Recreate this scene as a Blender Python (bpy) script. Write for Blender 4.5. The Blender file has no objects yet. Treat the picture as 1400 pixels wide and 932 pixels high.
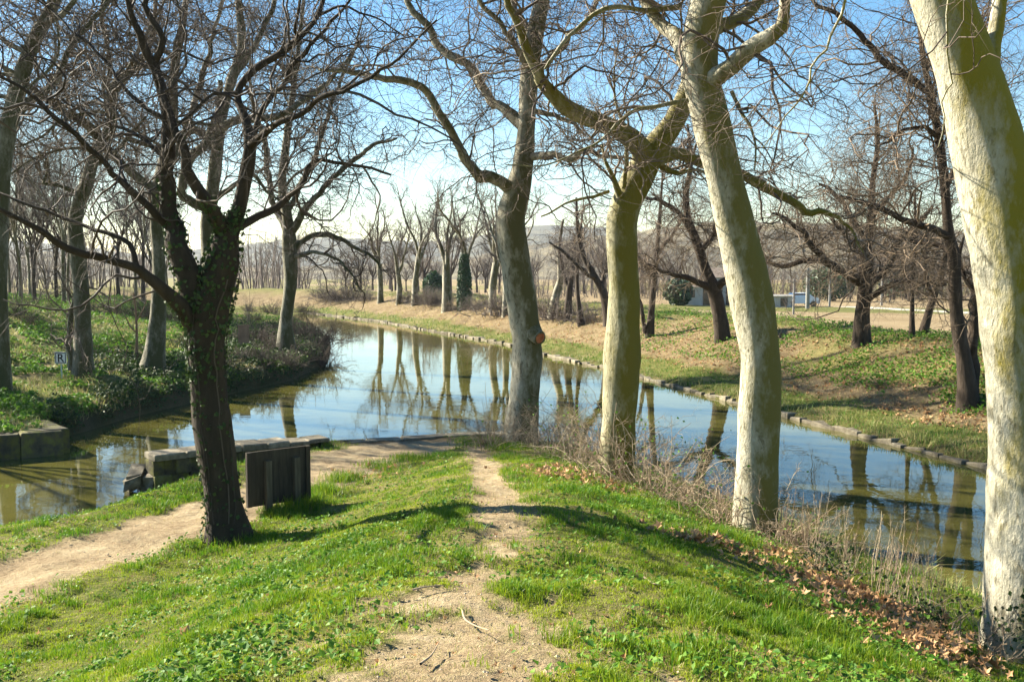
import bpy, math, random
import numpy as np
from mathutils import Vector

C = bpy.context.scene
COL = C.collection
rng = np.random.default_rng(7)
random.seed(7)

# ------------------------------------------------------------------ camera
F = 1361.0                      # focal length in pixels of a 1400 px wide picture
CAM_Z = 4.5                     # eye height over the canal water (z = 0)
PITCH = math.atan(101.0 / F)
cam_data = bpy.data.cameras.new('camera')
cam_data.sensor_width = 36.0
cam_data.lens = 36.0 * F / 1400.0
cam_data.clip_start = 0.1
cam_data.clip_end = 6000
cam = bpy.data.objects.new('camera', cam_data)
COL.objects.link(cam)
cam.location = (0, 0, CAM_Z)
cam.rotation_euler = (math.pi / 2 - PITCH, 0, 0)
C.camera = cam

# ------------------------------------------------------------------ sky and sun
SUN_AZ = math.radians(-63)      # left of the view direction
SUN_EL = math.radians(30)
world = bpy.data.worlds.new("World")
C.world = world
world.use_nodes = True
wn = world.node_tree.nodes
bg = wn['Background']
sky = wn.new('ShaderNodeTexSky')
sky.sky_type = 'NISHITA'
sky.sun_disc = False
sky.sun_elevation = SUN_EL
sky.sun_rotation = SUN_AZ % (2 * math.pi)
sky.air_density = 1.0
sky.dust_density = 0.15
sky.ozone_density = 0.8
hs = wn.new('ShaderNodeHueSaturation'); hs.inputs['Saturation'].default_value = 1.42
world.node_tree.links.new(sky.outputs[0], hs.inputs['Color']); world.node_tree.links.new(hs.outputs[0], bg.inputs[0])
bg.inputs[1].default_value = 0.051
sun_data = bpy.data.lights.new('sun', 'SUN')
sun_data.energy = 5.0
sun_data.angle = math.radians(0.5)
sun_data.color = (1.0, 0.91, 0.74)
sun = bpy.data.objects.new('sun', sun_data)
COL.objects.link(sun)
sdir = Vector((math.sin(SUN_AZ) * math.cos(SUN_EL), math.cos(SUN_AZ) * math.cos(SUN_EL), math.sin(SUN_EL)))
sun.rotation_euler = (-sdir).to_track_quat('-Z', 'Y').to_euler()
C.view_settings.view_transform = 'Standard'
C.view_settings.look = 'None'
C.view_settings.gamma = 1
C.view_settings.exposure = 2.1
C.render.engine = 'CYCLES'
C.cycles.max_bounces = 6
C.cycles.transparent_max_bounces = 6
C.cycles.caustics_reflective = False
C.cycles.caustics_refractive = False

# ------------------------------------------------------------------ small maths
def hash2(ix, iy, seed):
    n = (ix.astype(np.int64) * 374761393 + iy.astype(np.int64) * 668265263 + seed * 974711) & 0x7fffffff
    n = ((n ^ (n >> 13)) * 1274126177) & 0x7fffffff
    n = (n ^ (n >> 16)) & 0xffff
    return n / 65535.0

def vnoise(x, y, seed=0):
    x = np.asarray(x, float); y = np.asarray(y, float)
    ix = np.floor(x); iy = np.floor(y)
    fx = x - ix; fy = y - iy
    fx = fx * fx * (3 - 2 * fx); fy = fy * fy * (3 - 2 * fy)
    a = hash2(ix, iy, seed); b = hash2(ix + 1, iy, seed)
    c = hash2(ix, iy + 1, seed); d = hash2(ix + 1, iy + 1, seed)
    return a + (b - a) * fx + (c - a) * fy + (a - b - c + d) * fx * fy

def fbm(x, y, seed=0, octaves=3):
    s = 0; amp = 1; tot = 0
    for o in range(octaves):
        s = s + amp * vnoise(x * 2 ** o, y * 2 ** o, seed + o * 17)
        tot += amp; amp *= 0.5
    return s / tot

def sstep(t):
    t = np.clip(t, 0, 1)
    return t * t * (3 - 2 * t)

def norm(v):
    return v / np.maximum(np.linalg.norm(v, axis=-1, keepdims=True), 1e-9)

# ------------------------------------------------------------------ terrain
SPIT = np.array([(-3000, -900), (-40, 0), (-15, 11.2), (-8.7, 16.6), (-8.1, 18.4), (-7.5, 20.1), (-4.4, 22.4), (-2.5, 23.0),
                 (-1.0, 23.6), (0.4, 24.2), (1.7, 22.7), (3.2, 19.6), (4.8, 16), (6.0, 12.5), (7.2, 9), (8.5, 5), (10, 0), (12, -20), (16, -70)], float)
WALLSEG = np.array([(-7.5, 20.1), (-4.4, 22.4), (-2.5, 23.0), (-1.0, 23.6)], float)
LEFT = np.array([(-3000, -850), (-60, 3), (-33, 11), (-17, 20.5), (-11.9, 23.1), (-10.8, 23.75), (-12.0, 25.3), (-11.7, 27), (-11.4, 29.6),
                 (-10.8, 32), (-10, 34.8), (-8.7, 39.5), (-8.7, 46), (-10.1, 55.7), (-13.5, 68), (-18.5, 83), (-30, 93), (-60, 98), (-3000, 200)], float)
QUAYSEG = np.array([(-33, 11), (-17, 20.5), (-11.9, 23.1), (-10.8, 23.75), (-12.0, 25.3)], float)
RIGHT = np.array([(20, -70), (15, -20), (13, 5), (12.3, 14), (10.85, 21.1), (10.2, 23.1), (9.2, 26.1), (8, 30.2), (4.65, 42.2),
                  (1.5, 51), (-.43, 58), (-5, 68), (-10.8, 81.6), (-20, 97), (-32, 105), (-60, 110), (-3000, 215)], float)

def pdist(x, y, L):
    d = np.full(np.shape(x), 1e9)
    for (ax, ay), (bx, by) in zip(L[:-1], L[1:]):
        vx, vy = bx - ax, by - ay
        t = np.clip(((x - ax) * vx + (y - ay) * vy) / (vx * vx + vy * vy), 0, 1)
        d = np.minimum(d, np.hypot(x - ax - t * vx, y - ay - t * vy))
    return d

def inside(x, y, P):
    r = np.zeros(np.shape(x), bool)
    n = len(P)
    for i in range(n):
        ax, ay = P[i]; bx, by = P[(i + 1) % n]
        if ay == by: continue
        c = ((ay > y) != (by > y)) & (x < (bx - ax) * (y - ay) / (by - ay) + ax)
        r ^= c
    return r

SPIT_P = np.vstack([SPIT, [(16, -2000), (-3000, -2000)]])
LEFT_P = np.vstack([LEFT])
RIGHT_P = np.vstack([RIGHT, [(-3000, 6000), (6000, 6000), (6000, -70)]])
I = np.interp

def terrain(x, y):
    x = np.atleast_1d(np.asarray(x, float)); y = np.atleast_1d(np.asarray(y, float))
    sp = inside(x, y, SPIT_P); lf = inside(x, y, LEFT_P); rt = inside(x, y, RIGHT_P)
    dS = pdist(x, y, SPIT); dL = pdist(x, y, LEFT); dR = pdist(x, y, RIGHT)
    wet = ~(sp | lf | rt)
    dw = np.minimum(np.minimum(dS, dL), dR)
    h = -0.1 - np.minimum(1.3, dw * 0.7)
    # the near spit
    zr = I(y, [-60, -5, 0, 4, 12, 21.5, 23.5], [3.0, 3.0, 2.95, 2.5, 1.62, .62, .5])
    zl = I(y, [-60, 5, 10, 15, 20, 23], [1.0, 1.0, .9, .78, .62, .5])
    wl = I(y, [-10, 5, 7, 10, 15, 18, 20, 22], [-7, -6.2, -5.4, -4.5, -3.1, -2.4, -1.9, -1.7])
    xr = I(y, [0, 5, 11.4, 21.7], [0, -.15, -.1, -.6])
    sl = sstep((xr - .3 - x) / (xr - .3 - wl))
    zleft = zr + (zl - zr) * sl
    a = np.maximum(x - xr - .5, 0)
    sr = sstep(a / (a + np.maximum(dS - 1.0, 0) + .05))
    zright = zr + (np.minimum(.66, zr) - zr) * sr
    zs = np.where(x < xr, zleft, zright)
    near = np.clip((30 - np.hypot(x, y)) / 6, 0, 1)
    zs = zs + near * ((fbm(x * 1.3, y * 1.3, 3) - .5) * .16 + (fbm(x * 5, y * 5, 9) - .5) * .06 + (vnoise(x * 14, y * 14, 5) - .5) * .018)
    wz = np.clip((1.0 - pdist(x, y, WALLSEG)) / .5, 0, 1)
    lw = np.clip((-4.8 - x) / 1.3, 0, 1) * np.clip((21.2 - y) / 1.2, 0, 1)
    e = np.clip(dS / (1.0 - .85 * wz + 1.9 * lw), 0, 1)
    zs = zs * e ** (.65 + .35 * lw) - .12 * (1 - e)
    # left bank
    zb = I(dL, [0, .2, .7, 2, 5, 9, 13, 20, 60, 120], [-.1, .3, .6, .75, 1.0, 1.7, 2.25, 2.35, 2.5, 2.8])
    q = np.clip((5.0 - pdist(x, y, QUAYSEG)) / 3, 0, 1)
    zb = zb + np.clip(dL / 1.5, 0, 1) * ((fbm(x * .5, y * .5, 21) - .5) * .5 + (fbm(x * 1.7, y * 1.7, 25) - .5) * .22) * (1 - q * .8)
    qf = np.clip((1.0 - pdist(x, y, QUAYSEG)) / .5, 0, 1)
    zb = zb * (1 - qf) + qf * np.where(dL < .18, -.3, .54)
    # far bank
    zf = I(dR, [0, .25, 1, 2.2, 3, 5, 7, 9, 12, 16, 30, 60, 120, 250], [-.05, .16, .28, .4, .55, 1.25, 1.9, 2.1, 1.6, 1.0, .7, .2, -.5, -1.0])
    rough = np.clip(dR / 1.0, 0, 1) * np.clip((16 - dR) / 4, 0, 1)
    zf = zf + rough * ((fbm(x * .35, y * .35, 31) - .5) * .45 + (fbm(x * 1.5, y * 1.5, 35) - .5) * .16)
    zf = zf + np.clip((dR - 16) / 10, 0, 1) * np.clip((120 - dR) / 60, 0, 1) * (fbm(x * 1.1, y * .5, 41) - .5) * .12
    h = np.where(sp, zs, h); h = np.where(lf, zb, h); h = np.where(rt, zf, h)
    return h, dict(sp=sp, lf=lf, rt=rt, wet=wet, dS=dS, dL=dL, dR=dR)

def H(x, y):
    return float(terrain(x, y)[0][0])

def ray(px, py):
    cx, cy = px - 700.0, 466.0 - py
    d = np.array([cx, cy * math.sin(PITCH) + F * math.cos(PITCH), cy * math.cos(PITCH) - F * math.sin(PITCH)])
    return d / d[1]

def at(px, py, Y):
    return np.array([0, 0, CAM_Z]) + ray(px, py) * Y

def hit(px, py, ymin=3.0, ymax=400.0):
    """where the line of sight through a point of the photograph meets the ground"""
    d = ray(px, py)
    ys = np.concatenate([np.arange(ymin, 60, .05), np.arange(60, ymax, .3)])
    hh, m = terrain(d[0] * ys, ys)
    hh = np.where(m['wet'], -9, hh)
    k = np.argmax(CAM_Z + d[2] * ys < hh)
    if k == 0: k = len(ys) - 1
    Y = ys[k]
    return np.array([d[0] * Y, Y, hh[k]])

# ------------------------------------------------------------------ mesh assembly
class Acc:
    def __init__(s):
        s.v = []; s.q = []; s.t = []; s.a = []; s.mq = []; s.mt = []; s.n = 0
    def add(s, v, quads=None, tris=None, tint=None, mat=0):
        v = np.asarray(v, float).reshape(-1, 3)
        if quads is not None and len(quads):
            quads = np.asarray(quads); s.q.append(quads + s.n); s.mq.append(np.full(len(quads), mat, np.int32))
        if tris is not None and len(tris):
            tris = np.asarray(tris); s.t.append(tris + s.n); s.mt.append(np.full(len(tris), mat, np.int32))
        s.v.append(v); s.n += len(v)
        s.a.append(np.broadcast_to(np.asarray(0.5 if tint is None else tint, float), (len(v),)))
    def mesh(s, name, origin=(0, 0, 0), smooth=True, attr=True):
        v = np.vstack(s.v) - np.asarray(origin, float)
        q = np.vstack(s.q) if s.q else np.zeros((0, 4), int)
        t = np.vstack(s.t) if s.t else np.zeros((0, 3), int)
        me = bpy.data.meshes.new(name)
        me.vertices.add(len(v)); me.vertices.foreach_set('co', v.astype(np.float32).ravel())
        loops = np.concatenate([q.ravel(), t.ravel()]).astype(np.int32)
        me.loops.add(len(loops)); me.loops.foreach_set('vertex_index', loops)
        nf = len(q) + len(t)
        me.polygons.add(nf)
        st = np.concatenate([np.arange(len(q)) * 4, len(q) * 4 + np.arange(len(t)) * 3]).astype(np.int32)
        me.polygons.foreach_set('loop_start', st)
        mi = np.concatenate(s.mq + s.mt) if nf else np.zeros(0, np.int32)
        me.polygons.foreach_set('material_index', mi.astype(np.int32))
        if attr:
            at_ = me.attributes.new('tint', 'FLOAT', 'POINT')
            at_.data.foreach_set('value', np.concatenate(s.a).astype(np.float32))
        me.update(calc_edges=True)
        me.polygons.foreach_set('use_smooth', np.full(nf, smooth))
        return me
    def box(s, x0, x1, y0, y1, z0, z1, M=None, tint=None, mat=0):
        v = np.array([(x, y, z) for z in (z0, z1) for y in (y0, y1) for x in (x0, x1)], float)
        if M is not None: v = M(v)
        s.add(v, [(0, 2, 3, 1), (4, 5, 7, 6), (0, 1, 5, 4), (1, 3, 7, 5), (3, 2, 6, 7), (2, 0, 4, 6)], tint=tint, mat=mat)

def tube_arrays(P, R, S):
    N, K, _ = P.shape
    T = norm(np.gradient(P, axis=1))
    mean = norm(P[:, -1] - P[:, 0])
    ref = np.where(np.abs(mean[:, 2:3]) > .75, np.array([[1., .2, 0]]), np.array([[.1, .1, 1.]]))[:, None, :]
    A = norm(np.cross(T, np.broadcast_to(ref, T.shape)))
    B = np.cross(T, A)
    ang = np.arange(S) / S * 2 * np.pi
    V = P[:, :, None, :] + R[:, :, None, None] * (np.cos(ang)[None, None, :, None] * A[:, :, None, :] + np.sin(ang)[None, None, :, None] * B[:, :, None, :])
    base = (np.arange(N) * K * S)[:, None, None] + (np.arange(K - 1) * S)[None, :, None] + np.arange(S)[None, None, :]
    nx = (np.arange(N) * K * S)[:, None, None] + (np.arange(K - 1) * S)[None, :, None] + ((np.arange(S) + 1) % S)[None, None, :]
    Q = np.stack([base, nx, nx + S, base + S], -1).reshape(-1, 4)
    return V.reshape(-1, 3), Q

def add_tubes(acc, P, R, S, tint=None, mat=0, jitter=0):
    V, Q = tube_arrays(P, R, S)
    if tint is None: tint = rng.random(len(P))
    acc.add(V, Q, tint=np.repeat(tint, P.shape[1] * S), mat=mat)

def spline(pts, step=None, n=None):
    """Catmull-Rom through control points (any width of rows)"""
    p = np.asarray(pts, float)
    if len(p) == 2: p = np.vstack([p[0], p.mean(0), p[1]])
    e = np.vstack([2 * p[0] - p[1], p, 2 * p[-1] - p[-2]])
    L = np.linalg.norm(np.diff(p[:, :3], axis=0), axis=1)
    out = []
    for i in range(len(p) - 1):
        k = max(2, int(round(L[i] / step))) if step else n
        t = (np.arange(k) / k)[:, None]
        p0, p1, p2, p3 = e[i], e[i + 1], e[i + 2], e[i + 3]
        out.append(.5 * ((2 * p1) + (-p0 + p2) * t + (2 * p0 - 5 * p1 + 4 * p2 - p3) * t ** 2 + (-p0 + 3 * p1 - 3 * p2 + p3) * t ** 3))
    out.append(p[-1:])
    r = np.vstack(out)
    return r

def walk(start, d, length, K, wiggle, up, rg):
    """N crooked twigs grown together: returns N x K x 3"""
    N = len(start)
    P = np.zeros((N, K, 3)); P[:, 0] = start
    step = (length / (K - 1))[:, None]
    d = norm(d)
    for k in range(1, K):
        d = norm(d + rg.normal(0, wiggle, (N, 3)) + np.array([0, 0, up]))
        P[:, k] = P[:, k - 1] + d * step
    return P

def spawn(P, R, M, rg, tmin=.1, angle=(35, 75), upbias=0., wmin=None):
    """M starting points spread along N polylines by length"""
    seg = np.linalg.norm(np.diff(P, axis=1), axis=2)
    w = seg.copy()
    N, K1 = seg.shape
    tt = (np.arange(K1) + .5) / K1
    w = w * (tt[None] >= tmin)
    w = w.ravel() / w.sum()
    k = rg.choice(len(w), M, p=w)
    i, j = k // K1, k % K1
    f = rg.random(M)[:, None]
    pos = P[i, j] * (1 - f) + P[i, j + 1] * f
    T = norm(P[i, j + 1] - P[i, j])
    r = R[i, j]
    v = norm(np.cross(T, rg.normal(0, 1, (M, 3))))
    a = np.radians(rg.uniform(angle[0], angle[1], M))[:, None]
    d = norm(T * np.cos(a) + v * np.sin(a) + np.array([0, 0, upbias]))
    return pos, d, r, (j + f[:, 0]) / K1

def taper(r0, K, tip=.25, power=1.0):
    s = np.linspace(0, 1, K)[None]
    return r0[:, None] * (1 - (1 - tip) * s ** power)

# ------------------------------------------------------------------ materials
def new_mat(name):
    m = bpy.data.materials.new(name); m.use_nodes = True
    nt = m.node_tree
    return m, nt, nt.nodes['Principled BSDF']

def ramp(nt, fac, stops):
    r = nt.nodes.new('ShaderNodeValToRGB')
    el = r.color_ramp.elements
    while len(el) > 1: el.remove(el[-1])
    el[0].position = stops[0][0]; el[0].color = (*stops[0][1], 1)
    for p, c in stops[1:]:
        e = el.new(p); e.color = (*c, 1)
    nt.links.new(fac, r.inputs[0])
    return r.outputs[0]

def noise(nt, scale, detail=4, rough=.6, vec=None, dist=0):
    n = nt.nodes.new('ShaderNodeTexNoise')
    n.inputs['Scale'].default_value = scale; n.inputs['Detail'].default_value = detail
    n.inputs['Roughness'].default_value = rough; n.inputs['Distortion'].default_value = dist
    if vec is not None: nt.links.new(vec, n.inputs['Vector'])
    return n.outputs[0]

def attr(nt, name):
    a = nt.nodes.new('ShaderNodeAttribute'); a.attribute_name = name
    return a.outputs['Fac']

def math_(nt, op, a, b=None, clamp=False):
    n = nt.nodes.new('ShaderNodeMath'); n.operation = op; n.use_clamp = clamp
    for k, v in enumerate((a, b)):
        if v is None: continue
        if isinstance(v, (int, float)): n.inputs[k].default_value = v
        else: nt.links.new(v, n.inputs[k])
    return n.outputs[0]

def mix(nt, fac, a, b):
    n = nt.nodes.new('ShaderNodeMix'); n.data_type = 'RGBA'
    for s, v in ((n.inputs[0], fac), (n.inputs[6], a), (n.inputs[7], b)):
        if isinstance(v, tuple): s.default_value = (*v, 1)
        elif isinstance(v, (int, float)): s.default_value = v
        else: nt.links.new(v, s)
    return n.outputs[2]

def bump(nt, bsdf, height, strength=.5, dist=.02):
    b = nt.nodes.new('ShaderNodeBump')
    b.inputs['Strength'].default_value = strength; b.inputs['Distance'].default_value = dist
    nt.links.new(height, b.inputs['Height']); nt.links.new(b.outputs[0], bsdf.inputs['Normal'])

def objco(nt, scale=(1, 1, 1)):
    t = nt.nodes.new('ShaderNodeTexCoord'); m = nt.nodes.new('ShaderNodeMapping')
    m.inputs['Scale'].default_value = scale
    nt.links.new(t.outputs['Object'], m.inputs[0])
    return m.outputs[0]

def simple(name, stops, scale=4, rough=.8, bump_s=0, bump_d=.01, bscale=None, vscale=(1, 1, 1), spec=.3):
    m, nt, b = new_mat(name)
    v = objco(nt, vscale)
    nt.links.new(ramp(nt, noise(nt, scale, 5, .65, v), stops), b.inputs['Base Color'])
    b.inputs['Roughness'].default_value = rough
    b.inputs['Specular IOR Level'].default_value = spec
    if bump_s: bump(nt, b, noise(nt, bscale or scale * 3, 6, .7, v), bump_s, bump_d)
    return m

def plane_bark(name, pale, grey, moss_shade, moss_shade_amt):
    """pale flaking bark with algae, massed on the side away from the sun to deepen its shade"""
    m, nt, b = new_mat(name)
    v = objco(nt, (1, 1, .45))
    n1 = noise(nt, 3.6, 6, .62, v, .6); n2 = noise(nt, 16, 4, .6, v)
    base = ramp(nt, n1, [(.38, grey), (.42, tuple(.5 * (p_ + g_) for p_, g_ in zip(pale, grey))), (.485, tuple(.6 * p_ + .4 * g_ for p_, g_ in zip(pale, grey))), (.50, pale), (.62, pale), (.64, tuple(min(1, c * 1.15) for c in pale))])
    fl = ramp(nt, n2, [(.36, tuple(c * .9 for c in grey)), (.46, (1, 1, 1)), (1, (1, 1, 1))])
    mul = nt.nodes.new('ShaderNodeMix'); mul.data_type = 'RGBA'; mul.blend_type = 'MULTIPLY'; mul.inputs[0].default_value = .7
    nt.links.new(base, mul.inputs[6]); nt.links.new(fl, mul.inputs[7])
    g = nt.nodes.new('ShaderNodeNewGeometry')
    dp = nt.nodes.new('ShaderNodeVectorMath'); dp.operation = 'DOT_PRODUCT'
    nt.links.new(g.outputs['Normal'], dp.inputs[0]); dp.inputs[1].default_value = (.6, -.78, .2)  # algae colour leans away from the sun, painting the trunk's shaded side darker
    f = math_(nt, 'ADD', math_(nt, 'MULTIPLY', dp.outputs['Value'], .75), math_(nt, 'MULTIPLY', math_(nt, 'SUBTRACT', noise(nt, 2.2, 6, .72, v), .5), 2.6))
    f = math_(nt, 'MULTIPLY', math_(nt, 'ADD', f, moss_shade_amt - .5), 1.7, clamp=True)
    nt.links.new(mix(nt, f, mul.outputs[2], moss_shade), b.inputs['Base Color'])
    b.inputs['Roughness'].default_value = .85; b.inputs['Specular IOR Level'].default_value = .2
    bump(nt, b, math_(nt, 'ADD', noise(nt, 9, 6, .65, v), math_(nt, 'MULTIPLY', noise(nt, 45, 4, .7, v), .4)), .9, .045)
    return m

def leafy(name, a, bcol, rough=.5, trans=.35, spec=.4):
    """leaf or blade: per leaf tint between two greens, some light through it"""
    m, nt, b = new_mat(name)
    c = ramp(nt, attr(nt, 'tint'), [(0, a), (1, bcol)])
    nt.links.new(c, b.inputs['Base Color'])
    b.inputs['Roughness'].default_value = rough; b.inputs['Specular IOR Level'].default_value = spec
    tr = nt.nodes.new('ShaderNodeBsdfTranslucent'); nt.links.new(c, tr.inputs[0])
    mx = nt.nodes.new('ShaderNodeMixShader'); mx.inputs[0].default_value = trans
    out = nt.nodes['Material Output']
    nt.links.new(b.outputs[0], mx.inputs[1]); nt.links.new(tr.outputs[0], mx.inputs[2]); nt.links.new(mx.outputs[0], out.inputs[0])
    return m

def twig_mat(name, a, b_):
    m, nt, b = new_mat(name)
    nt.links.new(ramp(nt, attr(nt, 'tint'), [(0, a), (1, b_)]), b.inputs['Base Color'])
    b.inputs['Roughness'].default_value = .75; b.inputs['Specular IOR Level'].default_value = .25
    return m

M = {}
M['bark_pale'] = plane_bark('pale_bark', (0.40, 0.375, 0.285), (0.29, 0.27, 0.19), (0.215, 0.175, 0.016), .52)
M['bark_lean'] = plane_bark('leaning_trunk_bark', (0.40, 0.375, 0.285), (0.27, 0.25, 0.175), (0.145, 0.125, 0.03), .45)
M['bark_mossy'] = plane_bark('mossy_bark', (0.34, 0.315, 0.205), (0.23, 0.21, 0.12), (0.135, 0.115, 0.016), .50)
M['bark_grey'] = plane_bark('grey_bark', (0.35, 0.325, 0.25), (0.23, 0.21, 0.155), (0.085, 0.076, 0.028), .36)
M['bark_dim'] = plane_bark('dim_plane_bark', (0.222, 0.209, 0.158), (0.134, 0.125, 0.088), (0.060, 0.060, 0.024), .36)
M['bark_dark'] = simple('dark_bark', [(.3, (.026, .019, .013)), (.6, (.06, .043, .03)), (.8, (.10, .077, .053))], 7, .9, 1, .03, 12, (1, 1, .3))
M['bark_ivy'] = simple('ivy_tree_bark', [(.3, (.018, .013, .008)), (.6, (.042, .03, .018)), (.85, (.08, .06, .04))], 6, .9, 1, .03, 14, (1, 1, .35))
M['twig'] = twig_mat('twig_bark', (0.064, 0.046, 0.036), (0.200, 0.153, 0.110))
M['twig_dark'] = twig_mat('dark_twig_bark', (0.027, 0.020, 0.016), (0.096, 0.072, 0.051))
M['twig_far'] = twig_mat('far_twig_bark', (0.081, 0.062, 0.053), (0.198, 0.164, 0.136))
M['twig_oak'] = twig_mat('warm_twig_bark', (.060, .045, .031), (.21, .155, .105))
M['dry_stem'] = twig_mat('dry_stem', (0.174, 0.113, 0.070), (0.451, 0.364, 0.244))
M['grass'] = leafy('grass_blade', (.045, .15, .006), (.28, .34, .016), .5, .42)
M['bank_grass'] = leafy('bank_grass_blade', (.075, .17, .014), (.42, .35, .15), .6, .35)
M['weed'] = leafy('weed_leaf', (.045, .14, .014), (.16, .28, .03), .6, .35, .2)
M['ivy'] = leafy('ivy_leaf', (.014, .036, .010), (.07, .11, .028), .6, .15, .2)
M['ever'] = leafy('evergreen_leaf', (.015, .045, .02), (.05, .10, .035), .5, .15)
M['litter'] = leafy('dry_leaf', (.22, .11, .045), (.60, .38, .19), .6, .2, .2)

def set_tag(o, label, cat, group=None):
    o['label'] = label; o['category'] = cat
    if group: o['group'] = group

def link(name, me, mats, parent=None, loc=None):
    for m in (mats if isinstance(mats, (list, tuple)) else [mats]): me.materials.append(m)
    o = bpy.data.objects.new(name, me); COL.objects.link(o)
    if parent is not None: o.parent = parent
    if loc is not None: o.location = loc
    return o

def thing(name, loc, label, cat, group=None):
    o = bpy.data.objects.new(name, None); COL.objects.link(o)
    o.empty_display_size = .3; o.location = loc
    set_tag(o, label, cat, group)
    return o

def copy_thing(o, loc, rz=0, sc=1.0, label=None):
    c = o.copy(); COL.objects.link(c); c.location = loc; c.rotation_euler = (0, 0, rz); c.scale = (sc, sc, sc)
    if label: c['label'] = label
    for ch in list(o.children):
        k = ch.copy(); COL.objects.link(k); k.parent = c
        for g in list(ch.children):
            kk = g.copy(); COL.objects.link(kk); kk.parent = k
    return c

# ------------------------------------------------------------------ ground sheet
def axis(fine0, fine1, step, lo, hi, grow=1.07, stepmax=60):
    a = list(np.arange(fine0, fine1 + 1e-6, step))
    s = step
    while a[-1] < hi: s = min(s * grow, stepmax); a.append(a[-1] + s)
    s = step; b = []
    x = fine0
    while x > lo: s = min(s * grow, stepmax); x -= s; b.append(x)
    return np.array(b[::-1] + a)

GX = axis(-9, 7.5, .09, -1500, 1700, 1.035)
GY = axis(4.2, 25, .09, -66, 2600, 1.022)
gx, gy = np.meshgrid(GX, GY)
NX, NY = len(GX), len(GY)
fx, fy = gx.ravel(), gy.ravel()
hz, msk = terrain(fx, fy)
hz = hz.copy()

PATH = np.array([(-.85, 23.2, .42), (-.72, 21.5, .40), (-.50, 17, .34), (-.2, 12.4, .40), (-.02, 10.2, .42), (-.10, 8.3, .5), (-.42, 6.6, .85), (-.38, 5.2, 1.05), (-.2, 2, 1.0)])
def path_mask(x, y):
    xc = I(y, PATH[::-1, 1], PATH[::-1, 0]); hw = I(y, PATH[::-1, 1], PATH[::-1, 2])
    n = (fbm(x * 2.2, y * 2.2, 51) - .5) * 1.1 + (fbm(x * 7, y * 7, 55) - .5) * .9
    keep = I(y, [5.5, 6.5, 8.0, 10.2, 11.6], [.0, .2, .5, .4, 0])
    m = 1.1 - np.abs(x - xc) / hw + n * 1.25 - keep
    return sstep(m * 1.6) * (y < 24) * (y > -5)
GRAV = np.array([(-9.5, 2.5), (-7.4, 7.6), (-5.95, 11.4), (-4.6, 14.8), (-3.5, 18.3), (-2.95, 20.6), (-2.2, 22.2)])
def gravel_mask(x, y):
    d = pdist(x, y, GRAV)
    hw = I(y, [8, 12, 16, 19, 21], [.9, .85, .85, 1.1, 1.5])
    n = (fbm(x * 1.6, y * 1.6, 61) - .5) * .5 + (fbm(x * 6, y * 6, 65) - .5) * .45
    return sstep((1.12 - d / hw + n) * 2.2)
def dry_mask(x, y):
    return sstep((fbm(x * .9, y * .9, 71) - .46) * 4)

pm = path_mask(fx, fy) * msk['sp']
gm = gravel_mask(fx, fy) * msk['sp']
dirt = np.maximum(pm, gm)
hz = hz - dirt * .025 * msk['sp']
dR, dL = msk['dR'], msk['dL']
nz = fbm(fx * .28, fy * .28, 81); nz2 = fbm(fx * 1.1, fy * 1.1, 83)
# far bank: mown shelf, leaf-covered slope, grassy crest
leafm = np.where(msk['rt'], sstep((dR - 2.0 + (nz2 - .5) * 1.6) / .8) * sstep((7.6 - dR + (nz - .5) * 7) / 2.0), 0)
leafm = np.where(msk['rt'] & (dR > 4) & (fy < 38) & (fx > 10), leafm * sstep((nz2 - .45) * 5) * .8, leafm)
drym = np.where(msk['rt'], .35 + .5 * nz, dry_mask(fx, fy) * .8)
drym = np.where(msk['lf'], sstep((nz2 - .5) * 5) * np.clip((16 - dL) / 3, .05, 1), drym)
drym = np.where(msk['rt'] & (dR > 7.5) & (dR < 15), .15 + .5 * sstep((nz - .5) * 5), drym)
drym = np.where(msk['rt'] & (fy > 86) & (fy < 106 + 8 * nz) & (dR > 14), .03, drym)
drym = np.where(msk['rt'] & (dR < 2.4), .1 + .5 * sstep((nz2 - .5) * 4), drym)
mud_shade_m = (1 - sstep((np.minimum(np.minimum(msk['dS'], dL), dR) - .15 - .35 * nz2) / .45)) * np.where(msk['rt'], .55, 1)  # wet soil at the waterline, with the undercut bank's shade painted in
crest = 13.5 + (nz - .5) * 3
fieldm = np.where(msk['rt'] & (dR > crest) & (fx > -60), 1.0, 0.0)
far_green = sstep((fbm(fx * .012 + 3, fy * .02, 91) - .5) * 6)
fieldm = np.where((fy > 86) & (fy < 100 + 8 * nz), fieldm * .12, fieldm)
fieldm = np.where(fy > 150, fieldm * (1 - far_green), fieldm)
# pale farm road across the field
ROAD = np.array([(36, 104), (44, 86), (56, 76), (90, 70), (200, 62)], float)
roadm = np.where(msk['rt'], np.clip(1.6 - pdist(fx, fy, ROAD) / 1.6, 0, 1), 0)

gm_mat, nt, b = new_mat('ground_soil_and_turf')
wc = nt.nodes.new('ShaderNodeTexCoord').outputs['Object']
nA = noise(nt, 1.6, 6, .65, wc); nB = noise(nt, 14, 6, .7, wc); nC = noise(nt, .16, 5, .6, wc)
turf = ramp(nt, math_(nt, 'ADD', math_(nt, 'MULTIPLY', nA, .5), math_(nt, 'MULTIPLY', nB, .5)), [(.36, (.035, .065, .007)), (.48, (.085, .11, .016)), (.62, (.20, .17, .06))])
dry = ramp(nt, nB, [(.3, (.13, .10, .045)), (.55, (.27, .22, .10)), (.75, (.40, .32, .17))])
leaf = ramp(nt, math_(nt, 'ADD', math_(nt, 'MULTIPLY', nA, .5), math_(nt, 'MULTIPLY', nB, .5)), [(.34, (0.085, 0.060, 0.030)), (.48, (0.187, 0.136, 0.072)), (.62, (0.272, 0.217, 0.123))])
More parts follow.
